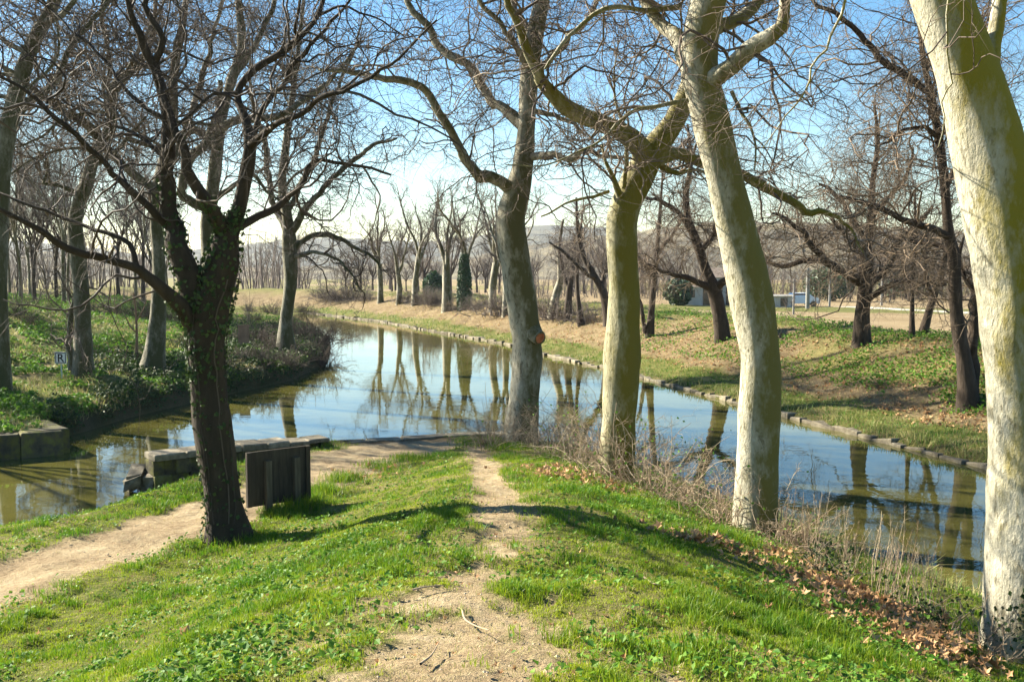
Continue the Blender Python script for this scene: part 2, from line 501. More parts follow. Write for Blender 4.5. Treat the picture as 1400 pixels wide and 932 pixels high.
soil = ramp(nt, math_(nt, 'ADD', math_(nt, 'MULTIPLY', nA, .5), math_(nt, 'MULTIPLY', nB, .5)), [(.34, (.17, .12, .065)), (.44, (.29, .215, .125)), (.52, (.36, .28, .165)), (.62, (.44, .355, .225))])
plough = ramp(nt, math_(nt, 'ADD', math_(nt, 'MULTIPLY', nC, .6), math_(nt, 'MULTIPLY', nA, .4)), [(.36, (0.187, 0.140, 0.072)), (.5, (0.289, 0.225, 0.128)), (.64, (0.357, 0.289, 0.170))])
col = mix(nt, math_(nt, 'MULTIPLY', attr(nt, 'drygrass'), 1.0), turf, dry)
col = mix(nt, attr(nt, 'leaflitter'), col, leaf)
col = mix(nt, attr(nt, 'plough'), col, plough)
col = mix(nt, attr(nt, 'soil'), col, soil)
fur = nt.nodes.new('ShaderNodeTexWave'); fur.bands_direction = 'DIAGONAL'; fur.inputs['Scale'].default_value = .42; fur.inputs['Distortion'].default_value = 2.5; fur.inputs['Detail'].default_value = 3; fur.inputs['Detail Scale'].default_value = .6
nt.links.new(wc, fur.inputs['Vector'])
col = mix(nt, math_(nt, 'MULTIPLY', attr(nt, 'plough'), math_(nt, 'MULTIPLY', fur.outputs['Fac'], .75)), col, (.22, .155, .085))
col = mix(nt, math_(nt, 'MULTIPLY', attr(nt, 'mud_shade'), .8), col, (.055, .042, .024))  # dark mud tone that also carries the bank's painted shade
col = mix(nt, attr(nt, 'road'), col, (.55, .50, .42))
nt.links.new(col, b.inputs['Base Color'])
b.inputs['Roughness'].default_value = .95; b.inputs['Specular IOR Level'].default_value = .1
bump(nt, b, math_(nt, 'ADD', nB, math_(nt, 'MULTIPLY', noise(nt, 60, 4, .7, wc), .5)), 1, .06)

idx = np.arange(NX * NY).reshape(NY, NX)
quads = np.stack([idx[:-1, :-1], idx[:-1, 1:], idx[1:, 1:], idx[1:, :-1]], -1).reshape(-1, 4)
VX = np.column_stack([fx, fy, hz])
ATT = dict(soil=dirt, drygrass=drym, leaflitter=leafm, plough=fieldm, road=roadm, mud_shade=mud_shade_m)
def sheet(name, sel):
    q = quads[sel]
    u, inv = np.unique(q, return_inverse=True)
    a = Acc(); a.add(VX[u], inv.reshape(-1, 4))
    me = a.mesh(name, attr=False)
    for k, v in ATT.items():
        t = me.attributes.new(k, 'FLOAT', 'POINT'); t.data.foreach_set('value', v[u].astype(np.float32))
    o = link(name, me, gm_mat); o['kind'] = 'structure'
    return o
qp = pm[quads].mean(1) > .5; qg = (gm[quads].mean(1) > .5) & ~qp
qf = (fieldm[quads].mean(1) > .5) & (roadm[quads].mean(1) < .5)
qr = roadm[quads].mean(1) >= .5
qt = ~(qp | qg | qf | qr)
sheet('ground', qt); sheet('dirt_path', qp); sheet('gravel_path', qg); sheet('ploughed_field', qf); sheet('farm_road', qr)

# ------------------------------------------------------------------ water
wq = (msk['wet'] | (np.minimum(np.minimum(msk['dS'], msk['dL']), msk['dR']) < .5))[quads].any(1) & (gy.ravel()[quads].max(1) < 240) & (np.abs(fx[quads]).max(1) < 300)
u, inv = np.unique(quads[wq], return_inverse=True)
wa = Acc(); wa.add(np.column_stack([fx[u], fy[u], np.zeros(len(u))]), inv.reshape(-1, 4))
m, nt, b = new_mat('canal_water')
b.inputs['Base Color'].default_value = (.085, .080, .020, 1)
b.inputs['Roughness'].default_value = .015; b.inputs['IOR'].default_value = 1.40
wv = objco(nt, (1, 1, 1))
b.inputs['Specular IOR Level'].default_value = .72
bm = nt.nodes.new('ShaderNodeBump'); bm.inputs['Strength'].default_value = .10; bm.inputs['Distance'].default_value = .03
nt.links.new(math_(nt, 'ADD', noise(nt, 1.6, 3, .5, wv), math_(nt, 'MULTIPLY', noise(nt, 7, 2, .5, wv), .12)), bm.inputs['Height'])
nt.links.new(bm.outputs[0], b.inputs['Normal'])
o = link('canal_water', wa.mesh('canal_water', attr=False), m); o['kind'] = 'structure'

# ------------------------------------------------------------------ far hills
def hills(name, y0, y1, x0, x1, hfun, stops, seed):
    xs = np.linspace(x0, x1, 420); ys = np.linspace(y0, y1, 70)
    X, Y = np.meshgrid(xs, ys)
    t = (Y - y0) / (y1 - y0)
    Z = -2 + hfun(X) * np.sin(np.clip(t, 0, 1) * np.pi * .62) / np.sin(math.pi * .62) * (.75 + .5 * fbm(X * .004, Y * .004, seed))
    Z += (fbm(X * .05, Y * .05, seed + 3) - .5) * 7 * np.clip(t * 4, 0, 1) + (vnoise(X * .16, Y * .16, seed + 5) - .5) * 5 * np.clip(t * 4, 0, 1)
    k = np.arange(X.size).reshape(X.shape)
    a = Acc(); a.add(np.column_stack([X.ravel(), Y.ravel(), Z.ravel()]), np.stack([k[:-1, :-1], k[:-1, 1:], k[1:, 1:], k[1:, :-1]], -1).reshape(-1, 4))
    o = link(name, a.mesh(name, attr=False), simple(name + '_woodland', stops, .02, .95, 1, 3, .12)); o['kind'] = 'structure'
hills('hills', 420, 900, -900, 1100, lambda x: 12 + 16 * sstep((x + 100) / 300) + 8 * np.sin(x * .01), [(.35, (.07, .065, .045)), (.5, (.13, .11, .07)), (.62, (.20, .17, .10)), (.7, (.09, .10, .05))], 101)
hills('distant_hills', 1100, 1900, -1800, 1900, lambda x: 46 + 14 * np.sin(x * .004 + 1) + 8 * np.sin(x * .013), [(.35, (.05, .055, .045)), (.55, (.10, .095, .06)), (.7, (.16, .14, .09))], 121)

# ------------------------------------------------------------------ bare trees
def branch_out(P, R, rg, levels, tmin0=.1):
    """grow crooked twigs level by level; returns the list of (P, R, sides)"""
    out = []
    cp, cr = P, R
    for li, L in enumerate(levels):
        pos, d, r, t = spawn(cp, cr, L['n'], rg, tmin=tmin0 if li == 0 else .12, angle=L.get('ang', (30, 75)), upbias=L.get('upb', .1))
        ln = rg.uniform(L['len'][0], L['len'][1], L['n']) * (1.15 - .55 * t)
        r0 = np.minimum(r * .75, rg.uniform(L['r'][0], L['r'][1], L['n']))
        K = L['K']
        p = walk(pos, d, ln, K, L.get('wig', .25), L.get('up', .03), rg)
        rr = taper(r0, K, .3)
        out.append((p, rr, L.get('S', 3)))
        cp, cr = p, rr
    return out

def resample(p, K):
    s = np.concatenate([[0], np.cumsum(np.linalg.norm(np.diff(p[:, :3], axis=0), axis=1))])
    t = np.linspace(0, s[-1], K)
    return np.column_stack([np.interp(t, s, p[:, i]) for i in range(p.shape[1])])

def limb_tube(acc, p, S, rg, lump=.05):
    """a limb with lumpy section: p rows are x, y, z, r"""
    V, Q = tube_arrays(p[None, :, :3], p[None, :, 3], S)
    c = np.repeat(p[:, :3], S, axis=0)
    rr = np.repeat(p[:, 3], S)
    n = V - c
    a = np.arctan2(n[:, 1], n[:, 0])
    z = np.repeat(np.concatenate([[0], np.cumsum(np.linalg.norm(np.diff(p[:, :3], axis=0), axis=1))]), S)
    k = (fbm(z * 2.3 + rg.uniform(0, 90), z * 0, 6, 2) - .5) * lump * 3.0 + lump * (np.sin(2 * a + z * 1.3 + rg.uniform(0, 6)) * .6 + np.sin(3 * a - z * 2.1 + rg.uniform(0, 6)) * .5 + (fbm(a * 1.5 + 7, z * 2.2 + rg.uniform(0, 50), 5) - .5) * 1.6)
    acc.add(c + n * (1 + k)[:, None], Q)
    e = c[-S:].mean(0)
    tip = np.vstack([V[-S:], e[None]])
    acc.add(tip, None, [(i, (i + 1) % S, S) for i in range(S)])

def traced_tree(name, label, cat, trunk, limbs, bark, twig, levels, seed, group=None, auto=(), flare=1.35, base_py=None, lump=.05, dyscale=1.0, tmin=.45, sides=18, wob=.0):
    """trunk, limbs: rows (px, py, width in px, metres nearer or farther) read off the photograph; the tree stands where its foot meets the ground"""
    rg = np.random.default_rng(seed)
    b0 = hit(trunk[0][0], trunk[0][1])
    def to3(rows, start=None):
        o = []
        for r in rows:
            dy = r[3] if len(r) > 3 else 0
            Y = b0[1] + dy
            p = at(r[0], r[1], Y)
            o.append([*p, r[2] / 2 * Y / F])
        return np.array(o)
    root = thing(name, b0, label, cat, group)
    tr = to3(trunk)
    tr[0, 2] = b0[2] - .02
    foot = tr[0].copy(); foot[2] -= .35; foot[3] *= flare * 1.12
    tr[0, 3] *= flare
    full = spline(np.vstack([foot, tr]), step=.16)
    acc = Acc(); limb_tube(acc, full, sides, rg, lump)
    PL = [resample(full, 24)[:, :]]
    for lb in limbs:
        l3 = to3(lb)
        sp = spline(l3, step=.14)
        sp[:, :3] += (np.column_stack([fbm(np.arange(len(sp)) * .35, np.full(len(sp), k * 9.7), seed + k, 2) for k in range(3)]) - .5) * np.minimum(1, np.arange(len(sp)) / 6)[:, None] * .18
        limb_tube(acc, sp, 10 if l3[:, 3].max() > .05 else 7, rg, .07)
        PL.append(resample(sp, 24))
    # further limbs higher up, out of the picture or hidden among the others
    for (n, t0, t1, ln, r_) in auto:
        k = rg.integers(int(t0 * 23), max(int(t1 * 23), int(t0 * 23) + 1), n)
        src = PL[0]
        st = src[k, :3]
        ang = rg.uniform(0, 2 * np.pi, n)
        d = np.column_stack([np.cos(ang), np.sin(ang), rg.uniform(.2, 1.0, n)])
        L = rg.uniform(ln * .6, ln, n)
        p = walk(st, d, L, 12, .22, .05, rg)
        r0 = np.minimum(src[k, 3] * .6, rg.uniform(r_ * .6, r_, n))
        rr = taper(r0, 12, .25)
        for i in range(n):
            q = spline(np.column_stack([p[i], rr[i]]), n=2)
            limb_tube(acc, q, 8, rg, .06)
            PL.append(resample(q, 24))
    PL = np.array(PL)
    P, R = PL[:, :, :3], PL[:, :, 3]
    keepP = P.copy()
    # the bare lower trunk carries no twigs: shift its samples to the upper part
    tk = resample(full[int(len(full) * tmin):], 24)
    keepP[0] = tk[:, :3]; R = R.copy(); R[0] = tk[:, 3]
    tw = branch_out(keepP, R, rg, levels)
    ca = Acc()
    for p, r, S in tw: add_tubes(ca, p, r, S)
    link('trunk', acc.mesh('trunk', b0, attr=False), bark, root)
    link('crown', ca.mesh('crown', b0), twig, root)
    root['foot'] = [float(c) for c in b0]
    return root, full, PL

def lv(n1, n2, n3, l1=(.9, 2.9), l2=(.5, 1.5), l3=(.2, .7), r=1.0, up=.03, n4=0):
    L = [dict(n=n1, len=l1, r=(.010 * r, .028 * r), K=11, wig=.38, up=up, S=5, ang=(35, 80)),
         dict(n=n2, len=l2, r=(.005 * r, .010 * r), K=6, wig=.38, up=up * .3, S=4),
         dict(n=n3, len=l3, r=(.0035 * r, .006 * r), K=5, wig=.3, up=0, S=3)]
    if n4: L.append(dict(n=n4, len=(l3[0] * .6, l3[1] * .7), r=(.003 * r, .0042 * r), K=4, wig=.3, up=0, S=3))
    return L

# --- the four pale planes along the right edge of the spit
traced_tree('plane_tree', 'thick pale cream plane trunk with yellow green algae, at the right edge', 'tree',
    [(1397, 893, 106), (1399, 800, 99), (1402, 700, 98), (1404, 600, 100), (1398, 500, 104), (1390, 400, 104), (1368, 270, 96), (1328, 120, 80), (1290, 10, 74), (1262, -90, 66), (1240, -220, 50, .3), (1230, -380, 36, .5), (1215, -560, 14, .6)],
    [[(1345, 110, 40), (1358, 60, 24, .1), (1370, 15, 19, .1), (1380, -60, 17, .2), (1400, -180, 13, .3), (1400, -320, 6, .5)],
     [(1255, -120, 40), (1180, -160, 26, .8), (1110, -150, 14, 1.2), (1060, -90, 8, 1.4), (1040, -20, 3, 1.6)],
     [(1160, -60, 5, 1.0), (1157, 0, 4, 1.0), (1140, 48, 3.6, 1.0), (1115, 99, 3, 1.0), (1085, 147, 2.4, 1.0), (1040, 206, 1.4, 1.1)],
     [(1300, -40, 3.4, -.6), (1296, 20, 3, -.6), (1300, 70, 3, -.6), (1305, 110, 2.6, -.6), (1290, 165, 2, -.6), (1280, 205, 1.4, -.6)]],
    M['bark_pale'], M['twig'], lv(90, 500, 2600), 11, auto=[(9, .72, .98, 4.5, .07)], tmin=.7, flare=1.1, sides=28)

traced_tree('plane_tree', 'smooth pale plane trunk leaning left, between the mossy Y trunk and the thickest trunk', 'tree',
    [(1032, 722, 58), (1036, 640, 55), (1038, 560, 54), (1039, 490, 55), (1027, 405, 58), (1011, 330, 55), (990, 245, 50), (971, 160, 48), (956, 85, 47), (966, 10, 48), (985, -70, 42, .2), (1000, -200, 33, .3), (1010, -360, 22, .4), (1000, -520, 8, .4)],
    [[(965, 118, 30), (988, 98, 24, -.3), (1022, 73, 24, -.5), (1056, 48, 21, -.7), (1071, 20, 17, -.8), (1073, -30, 14, -.9), (1050, -120, 9, -1), (1060, -220, 4, -1)],
     [(968, 45, 26), (990, 32, 18, .3), (1018, 25, 16, .5), (1035, 2, 13, .7), (1060, -50, 9, .9), (1090, -130, 4, 1)],
     [(958, 130, 24, .1), (938, 90, 22, .5), (921, 52, 20, .8), (896, 20, 16, 1.0), (876, -5, 13, 1.2), (850, -70, 9, 1.4), (840, -150, 4, 1.5)],
     [(1000, 125, 6, .2), (1015, 155, 5, .1), (1030, 190, 3.5, 0), (1028, 235, 2, 0)],
     [(930, 10, 9, 1.0), (880, 14, 7, .8), (824, 16, 7, .6), (796, 28, 6, .5), (765, 66, 5, .3), (745, 92, 3, .2)],
     [(940, 138, 7, -.4), (890, 146, 6, -.7), (850, 165, 4.5, -.9), (810, 195, 3.5, -1), (760, 222, 2.4, -1), (690, 224, 1.2, -1)]],
    M['bark_lean'], M['twig'], lv(210, 1500, 7500), 12, auto=[(10, .68, .97, 4.5, .08)], tmin=.62, flare=1.1, sides=26)

traced_tree('plane_tree', 'mossy yellow plane trunk forking into a wide Y, behind brambles on the spit', 'tree',
    [(843, 652, 47), (846, 570, 46), (851, 480, 48), (853, 400, 43), (850, 340, 43), (851, 295, 42), (867, 255, 43), (893, 207, 36), (922, 165, 28), (942, 120, 26, .3), (960, 60, 22, .6), (975, -20, 18, .8), (990, -130, 13, 1), (985, -260, 5, 1)],
    [[(882, 225, 34), (873, 203, 30, -.2), (850, 185, 26, -.4), (831, 172, 24, -.6), (795, 156, 22, -.9), (758, 138, 20, -1.2), (735, 108, 16, -1.4), (722, 75, 13, -1.6), (700, 20, 10, -1.8), (690, -50, 7, -2), (670, -130, 3, -2)],
     [(895, 215, 26), (922, 212, 17, .5), (955, 219, 15, .9), (1012, 242, 13, 1.3), (1057, 264, 12, 1.5), (1102, 288, 10, 1.7), (1130, 291, 7, 1.8), (1165, 315, 4, 2), (1180, 345, 2, 2)],
     [(848, 270, 10, -.2), (838, 245, 7, -.3), (826, 225, 5, -.4), (820, 200, 3, -.4)],
     [(853, 258, 7, -.25), (854, 215, 6, -.35), (852, 175, 5, -.4), (838, 120, 3, -.4), (842, 60, 1.5, -.4)],
     [(832, 262, 5, 0), (800, 272, 4, -.4), (770, 280, 3, -.6), (740, 296, 2, -.8)],
     [(905, 228, 9, .3), (925, 237, 6, .5), (960, 236, 4, .7), (1000, 265, 2, .9)]],
    M['bark_mossy'], M['twig'], lv(200, 1300, 6500), 13, auto=[(6, .75, .97, 3.5, .06)], tmin=.6, flare=1.12, sides=24)

t4, t4full, t4pl = traced_tree('plane_tree', 'grey green plane trunk with a sawn orange limb stump, at the tip of the spit', 'tree',
    [(711, 603, 46), (716, 545, 44), (721, 480, 42), (716, 430, 40), (706, 370, 40), (698, 305, 40), (706, 268, 36), (715, 225, 29), (719, 180, 24), (722, 130, 24), (726, 85, 24), (733, 40, 22), (742, -10, 20, .2), (750, -90, 16, .3), (745, -190, 12, .3), (752, -320, 5, .3)],
    [[(704, 262, 20), (680, 246, 17, -.3), (652, 240, 16, -.6), (638, 220, 13, -.8), (621, 189, 12, -1), (600, 150, 11, -1.3), (581, 120, 10, -1.5), (546, 109, 9, -1.8), (494, 99, 7, -2.1), (440, 97, 4, -2.3)],
     [(716, 172, 20), (690, 150, 14, .3), (668, 137, 13, .5), (656, 110, 12, .7), (638, 88, 12, .9), (608, 71, 11, 1.1), (590, 45, 10, 1.2), (563, 8, 9, 1.3), (535, -50, 7, 1.5), (520, -130, 3, 1.5)],
     [(724, 95, 14), (703, 60, 8, -.4), (680, 30, 7, -.6), (655, 0, 6, -.8), (630, -50, 3, -1)],
     [(728, 60, 16), (716, 32, 11, .3), (700, 5, 9, .4), (690, -60, 6, .5)],
     [(722, 215, 12), (758, 213, 9, -.6), (780, 217, 8, -.9), (805, 206, 7, -1.1), (824, 214, 6, -1.3), (862, 216, 4, -1.5)],
     [(730, 100, 12), (752, 84, 10, .4), (765, 66, 9, .6), (790, 40, 8, .9), (812, 15, 6, 1.1), (840, -30, 4, 1.3)],
     [(724, 150, 8), (760, 160, 6, .5), (785, 170, 5, .7), (800, 185, 3, .8)]],
    M['bark_grey'], M['twig'], lv(300, 2100, 10000), 14, auto=[(6, .75, .97, 3.5, .06)], tmin=.52, flare=1.1, sides=22)
# the sawn stump of a lost limb
fb = np.array(t4['foot'])
sa = Acc()
s0 = at(722, 452, fb[1] - .02); s1 = at(738, 462, fb[1] - .34)
sp_ = spline(np.array([[*s0, .34], [*(s0 * .55 + s1 * .45), .24], [*s1, .14]]), step=.05)
V, Q = tube_arrays(sp_[None, :, :3], sp_[None, :, 3], 16); sa.add(V, Q)
stump = link('limb_stump', sa.mesh('limb_stump', fb, attr=False), M['bark_grey'], t4)
ca = Acc(); ax = norm(sp_[-1, :3] - sp_[-2, :3])
V, Q = tube_arrays(np.array([[sp_[-1, :3], sp_[-1, :3] + ax * .012]]), np.array([[.136, .12]]), 16); ca.add(V, Q)
ca.add(np.vstack([V[-16:], (sp_[-1, :3] + ax * .012)[None]]), None, [(i, (i + 1) % 16, 16) for i in range(16)])
rim = Acc(); an_ = np.linspace(0, 2 * np.pi, 25); e1 = norm(np.cross(ax, np.array([0, 0, 1.]))); e2 = np.cross(ax, e1)
rp = sp_[-1, :3] + (np.cos(an_)[:, None] * e1 + np.sin(an_)[:, None] * e2) * .138
add_tubes(rim, rp[None], (.024 + .008 * np.sin(an_ * 3))[None], 8)
link('callus_rim', rim.mesh('callus_rim', fb, attr=False), M['bark_grey'], stump)
link('sawn_face', ca.mesh('sawn_face', fb, attr=False), simple('fresh_cut_wood', [(.35, (.16, .05, .025)), (.5, (.34, .10, .035)), (.7, (.48, .18, .07))], 11, .8), stump)

# --- ivy clad tree in the left foreground
ivy_t, ivy_full, ivy_pl = traced_tree('ivy_clad_tree', 'dark forked tree wrapped in ivy, in front of the gravel path', 'tree',
    [(312, 738, 54), (305, 690, 50), (295, 610, 46), (287, 540, 46), (282, 480, 49), (285, 435, 54), (294, 395, 54), (305, 355, 46), (312, 318, 34), (326, 290, 22), (335, 247, 19), (342, 202, 17), (336, 165, 12, .2), (324, 127, 10, .4), (350, 93, 10, .5), (385, 72, 9, .6), (429, 31, 7, .8), (445, -10, 5, .9), (470, -90, 3, 1)],
    [[(276, 430, 40), (257, 378, 34, -.1), (240, 335, 30, -.1), (231, 300, 26, 0), (226, 250, 22, 0), (226, 205, 19, 0), (222, 155, 16, -.1), (207, 95, 14, -.2), (192, 66, 11, -.3), (179, 18, 8, -.4), (170, -40, 6, -.5), (150, -130, 3, -.6)],
     [(208, 92, 11, -.2), (222, 58, 9, -.3), (203, 22, 8, -.3), (195, -20, 6, -.4), (200, -100, 3, -.5)],
     [(308, 318, 22), (290, 290, 18, -.3), (262, 248, 15, -.5), (245, 200, 13, -.6), (232, 160, 10, -.5), (212, 100, 7, -.3)],
     [(342, 200, 14), (370, 178, 9, -.4), (395, 165, 8, -.6), (440, 134, 7, -.9), (480, 116, 6, -1.1), (540, 80, 4, -1.3), (590, 30, 2, -1.5)],
     [(343, 205, 10), (353, 165, 8, .4), (375, 130, 7, .6), (400, 90, 6, .8), (440, 40, 5, 1), (475, 0, 3, 1.1)],
     [(325, 310, 14), (352, 298, 11, .3), (378, 288, 10, .5), (398, 268, 8, .7), (412, 247, 7, .8), (429, 221, 6, .9), (480, 223, 4.5, 1.1), (530, 240, 2.5, 1.3)],
     [(270, 448, 30), (245, 420, 22, -.3), (223, 400, 17, -.5), (186, 370, 12, -.8), (113, 345, 10, -1.2), (60, 320, 8, -1.5), (10, 297, 6, -1.8), (-60, 270, 3, -2)],
     [(188, 372, 9, -.8), (176, 336, 7, -.7), (130, 317, 6, -.6), (86, 300, 5, -.5), (20, 270, 4, -.4), (-40, 262, 2, -.3)],
     [(232, 310, 13, 0), (213, 295, 10, -.2), (154, 240, 8, -.5), (103, 185, 7, -.8), (60, 145, 6, -1), (10, 113, 5, -1.2), (-50, 90, 3, -1.4)],
     [(226, 215, 7), (190, 190, 5, .3), (140, 165, 4, .6), (80, 130, 3, .9), (20, 60, 2, 1.2)],
     [(222, 160, 6), (180, 135, 5, .2), (120, 60, 4, .5), (60, 10, 3, .8), (20, -40, 2, 1)],
     [(324, 128, 6), (290, 132, 4.5, -.3), (262, 160, 3.5, -.5), (235, 178, 2.5, -.6)],
     [(340, 128, 4, -.3), (370, 130, 3.5, -.5), (420, 134, 3, -.8), (475, 122, 2, -1)]],
    M['bark_ivy'], M['twig_dark'], lv(160, 800, 3200, l1=(.9, 3.0), l2=(.5, 1.5), l3=(.2, .7), r=.75, up=.0), 15, auto=[(5, .8, .97, 2.5, .03)], tmin=.62, flare=1.3, lump=.09)

# ivy on its trunk
def leaf_quads(acc, c, nrm, size, rg, tint=None, asp=.8, fold=.25):
    n = len(c)
    nrm = norm(nrm)
    up = norm(np.cross(nrm, rg.normal(0, 1, (n, 3))))
    sd = np.cross(nrm, up)
    s = np.broadcast_to(size, (n,))[:, None]
    v = np.stack([c - up * s * .5, c + sd * s * .5 * asp + nrm * s * fold * .5, c + up * s * .5, c - sd * s * .5 * asp + nrm * s * fold * .5], 1)
    q = np.arange(n * 4).reshape(-1, 4)
    t = rg.random(n) if tint is None else tint
    acc.add(v.reshape(-1, 3), q, tint=np.repeat(t, 4))

def ivy_on(root, paths, n, rg, size=(.04, .075), spread=.5, bias=None, mat='ivy'):
    la = Acc(); base = np.array(root['foot'])
    for p, cnt in zip(paths, n):
        k = rg.integers(0, len(p), cnt)
        T = norm(np.gradient(p[:, :3], axis=0))[k]
        v = rg.normal(0, 1, (cnt, 3))
        if bias is not None: v += np.asarray(bias)
        v = norm(v - T * (v * T).sum(1, keepdims=True))
        c = p[k, :3] + v * (p[k, 3] * rg.uniform(1.02, 1.0 + spread, cnt))[:, None] + T * rg.uniform(-.1, .1, cnt)[:, None]
        leaf_quads(la, c, v + rg.normal(0, .6, (cnt, 3)), rg.uniform(size[0], size[1], cnt), rg)
    o = link('ivy', la.mesh('ivy', base, smooth=False), M[mat], root)
    return o
rg = np.random.default_rng(5)
ivy_on(ivy_t, [ivy_full[: int(len(ivy_full) * .30)], ivy_full[int(len(ivy_full) * .26): int(len(ivy_full) * .52)], ivy_pl[1][:9], ivy_pl[3][:6], ivy_pl[7][:5]], [620, 1500, 500, 200, 120], rg, (.04, .08), .16, (-.4, 0, 0))
va = Acc()
for k in range(9):
    p = ivy_full[4: int(len(ivy_full) * .42)]
    a0 = rg.uniform(0, 6.28); tw = rg.uniform(-.06, .06)
    an = a0 + tw * np.arange(len(p)) + np.cumsum(rg.normal(0, .08, len(p)))
    q = p[:, :3] + np.column_stack([np.cos(an), np.sin(an), np.zeros(len(p))]) * (p[:, 3:4] * 1.06)
    add_tubes(va, q[None], np.full((1, len(q)), rg.uniform(.004, .009)), 5)
link('ivy_stems', va.mesh('ivy_stems', ivy_t['foot']), M['twig_dark'], ivy_t)

# --- planes on the left bank
dense = lambda k=1.0: lv(int(170 * k), int(1150 * k), int(5800 * k), l1=(1.2, 4.2), l2=(.7, 2.2), l3=(.3, 1.0), r=1.4)
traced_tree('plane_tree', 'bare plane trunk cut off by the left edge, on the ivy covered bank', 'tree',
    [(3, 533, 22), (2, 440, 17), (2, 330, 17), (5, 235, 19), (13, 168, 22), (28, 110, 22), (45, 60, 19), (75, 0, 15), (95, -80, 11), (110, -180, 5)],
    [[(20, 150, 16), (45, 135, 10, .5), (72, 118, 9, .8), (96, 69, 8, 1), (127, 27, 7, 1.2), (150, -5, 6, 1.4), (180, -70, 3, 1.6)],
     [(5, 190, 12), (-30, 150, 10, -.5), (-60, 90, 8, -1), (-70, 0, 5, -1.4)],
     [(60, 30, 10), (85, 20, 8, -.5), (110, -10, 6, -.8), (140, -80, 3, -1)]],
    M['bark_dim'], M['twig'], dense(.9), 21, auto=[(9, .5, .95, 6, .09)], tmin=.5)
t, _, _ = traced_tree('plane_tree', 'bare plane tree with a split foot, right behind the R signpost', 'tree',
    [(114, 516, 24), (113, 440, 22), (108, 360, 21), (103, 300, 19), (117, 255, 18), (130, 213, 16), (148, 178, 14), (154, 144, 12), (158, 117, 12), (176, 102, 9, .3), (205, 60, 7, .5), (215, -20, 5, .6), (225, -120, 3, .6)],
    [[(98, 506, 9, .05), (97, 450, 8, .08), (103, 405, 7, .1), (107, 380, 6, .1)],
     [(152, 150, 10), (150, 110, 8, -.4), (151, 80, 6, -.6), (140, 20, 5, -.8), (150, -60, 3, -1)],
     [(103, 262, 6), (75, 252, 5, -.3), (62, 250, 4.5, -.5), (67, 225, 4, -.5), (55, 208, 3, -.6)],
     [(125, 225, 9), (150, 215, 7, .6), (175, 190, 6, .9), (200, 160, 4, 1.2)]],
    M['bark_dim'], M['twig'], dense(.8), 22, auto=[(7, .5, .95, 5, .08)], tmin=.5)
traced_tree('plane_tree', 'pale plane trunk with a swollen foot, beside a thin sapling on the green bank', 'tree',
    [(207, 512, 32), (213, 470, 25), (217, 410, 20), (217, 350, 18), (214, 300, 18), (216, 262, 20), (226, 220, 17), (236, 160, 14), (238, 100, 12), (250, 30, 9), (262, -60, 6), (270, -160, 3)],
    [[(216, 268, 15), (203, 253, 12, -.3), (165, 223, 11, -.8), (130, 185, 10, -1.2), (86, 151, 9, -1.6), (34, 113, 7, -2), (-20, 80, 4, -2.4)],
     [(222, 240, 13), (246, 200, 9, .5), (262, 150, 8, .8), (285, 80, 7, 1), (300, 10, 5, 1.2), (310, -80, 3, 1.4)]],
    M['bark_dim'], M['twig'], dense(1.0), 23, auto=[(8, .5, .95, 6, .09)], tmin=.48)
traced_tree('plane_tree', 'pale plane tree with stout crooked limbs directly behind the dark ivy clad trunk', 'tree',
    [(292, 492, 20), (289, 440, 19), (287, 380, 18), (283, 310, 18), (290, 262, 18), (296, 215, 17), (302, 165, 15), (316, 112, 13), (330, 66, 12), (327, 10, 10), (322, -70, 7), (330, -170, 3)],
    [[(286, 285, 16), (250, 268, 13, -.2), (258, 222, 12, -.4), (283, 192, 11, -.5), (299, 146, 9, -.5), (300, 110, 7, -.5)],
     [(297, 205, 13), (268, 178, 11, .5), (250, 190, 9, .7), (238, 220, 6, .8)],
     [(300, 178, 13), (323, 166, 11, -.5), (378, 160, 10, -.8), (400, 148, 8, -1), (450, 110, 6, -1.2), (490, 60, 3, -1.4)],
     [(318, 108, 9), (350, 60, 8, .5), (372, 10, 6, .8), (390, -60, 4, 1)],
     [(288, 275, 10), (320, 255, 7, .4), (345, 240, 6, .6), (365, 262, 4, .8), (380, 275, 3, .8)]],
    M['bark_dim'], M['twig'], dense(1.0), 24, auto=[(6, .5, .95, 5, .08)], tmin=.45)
traced_tree('plane_tree', 'bare plane with drooping right limbs, on the bank corner where the canal bends', 'tree',
    [(391, 484, 22), (391, 440, 18), (397, 385, 18), (396, 340, 19), (393, 300, 15), (386, 250, 12), (392, 190, 10), (400, 130, 8), (410, 50, 6), (420, -50, 3)],
    [[(398, 345, 14), (412, 330, 9, .2), (443, 320, 8, .6), (475, 332, 6, .9), (507, 351, 4, 1.2), (522, 375, 2, 1.3)],
     [(396, 320, 12), (430, 270, 8, -.6), (470, 230, 7, -1), (510, 200, 5, -1.3), (545, 190, 3, -1.5)],
     [(391, 315, 11), (370, 265, 8, .6), (362, 200, 7, 1), (345, 130, 5, 1.3), (340, 50, 3, 1.5)],
     [(393, 290, 8), (430, 215, 7, .8), (450, 150, 6, 1.2), (480, 80, 4, 1.6), (500, 10, 2, 1.8)],
     [(399, 352, 8), (430, 345, 5, -.8), (455, 352, 4, -1.2), (480, 372, 3, -1.5), (492, 400, 2, -1.6)]],
    M['bark_dim'], M['twig_dark'], lv(250, 1700, 8000, l1=(1.2, 4.2), l2=(.7, 2.2), l3=(.3, 1.0), r=1.5, up=-.02), 25, auto=[(8, .45, .95, 5, .07)], tmin=.42)

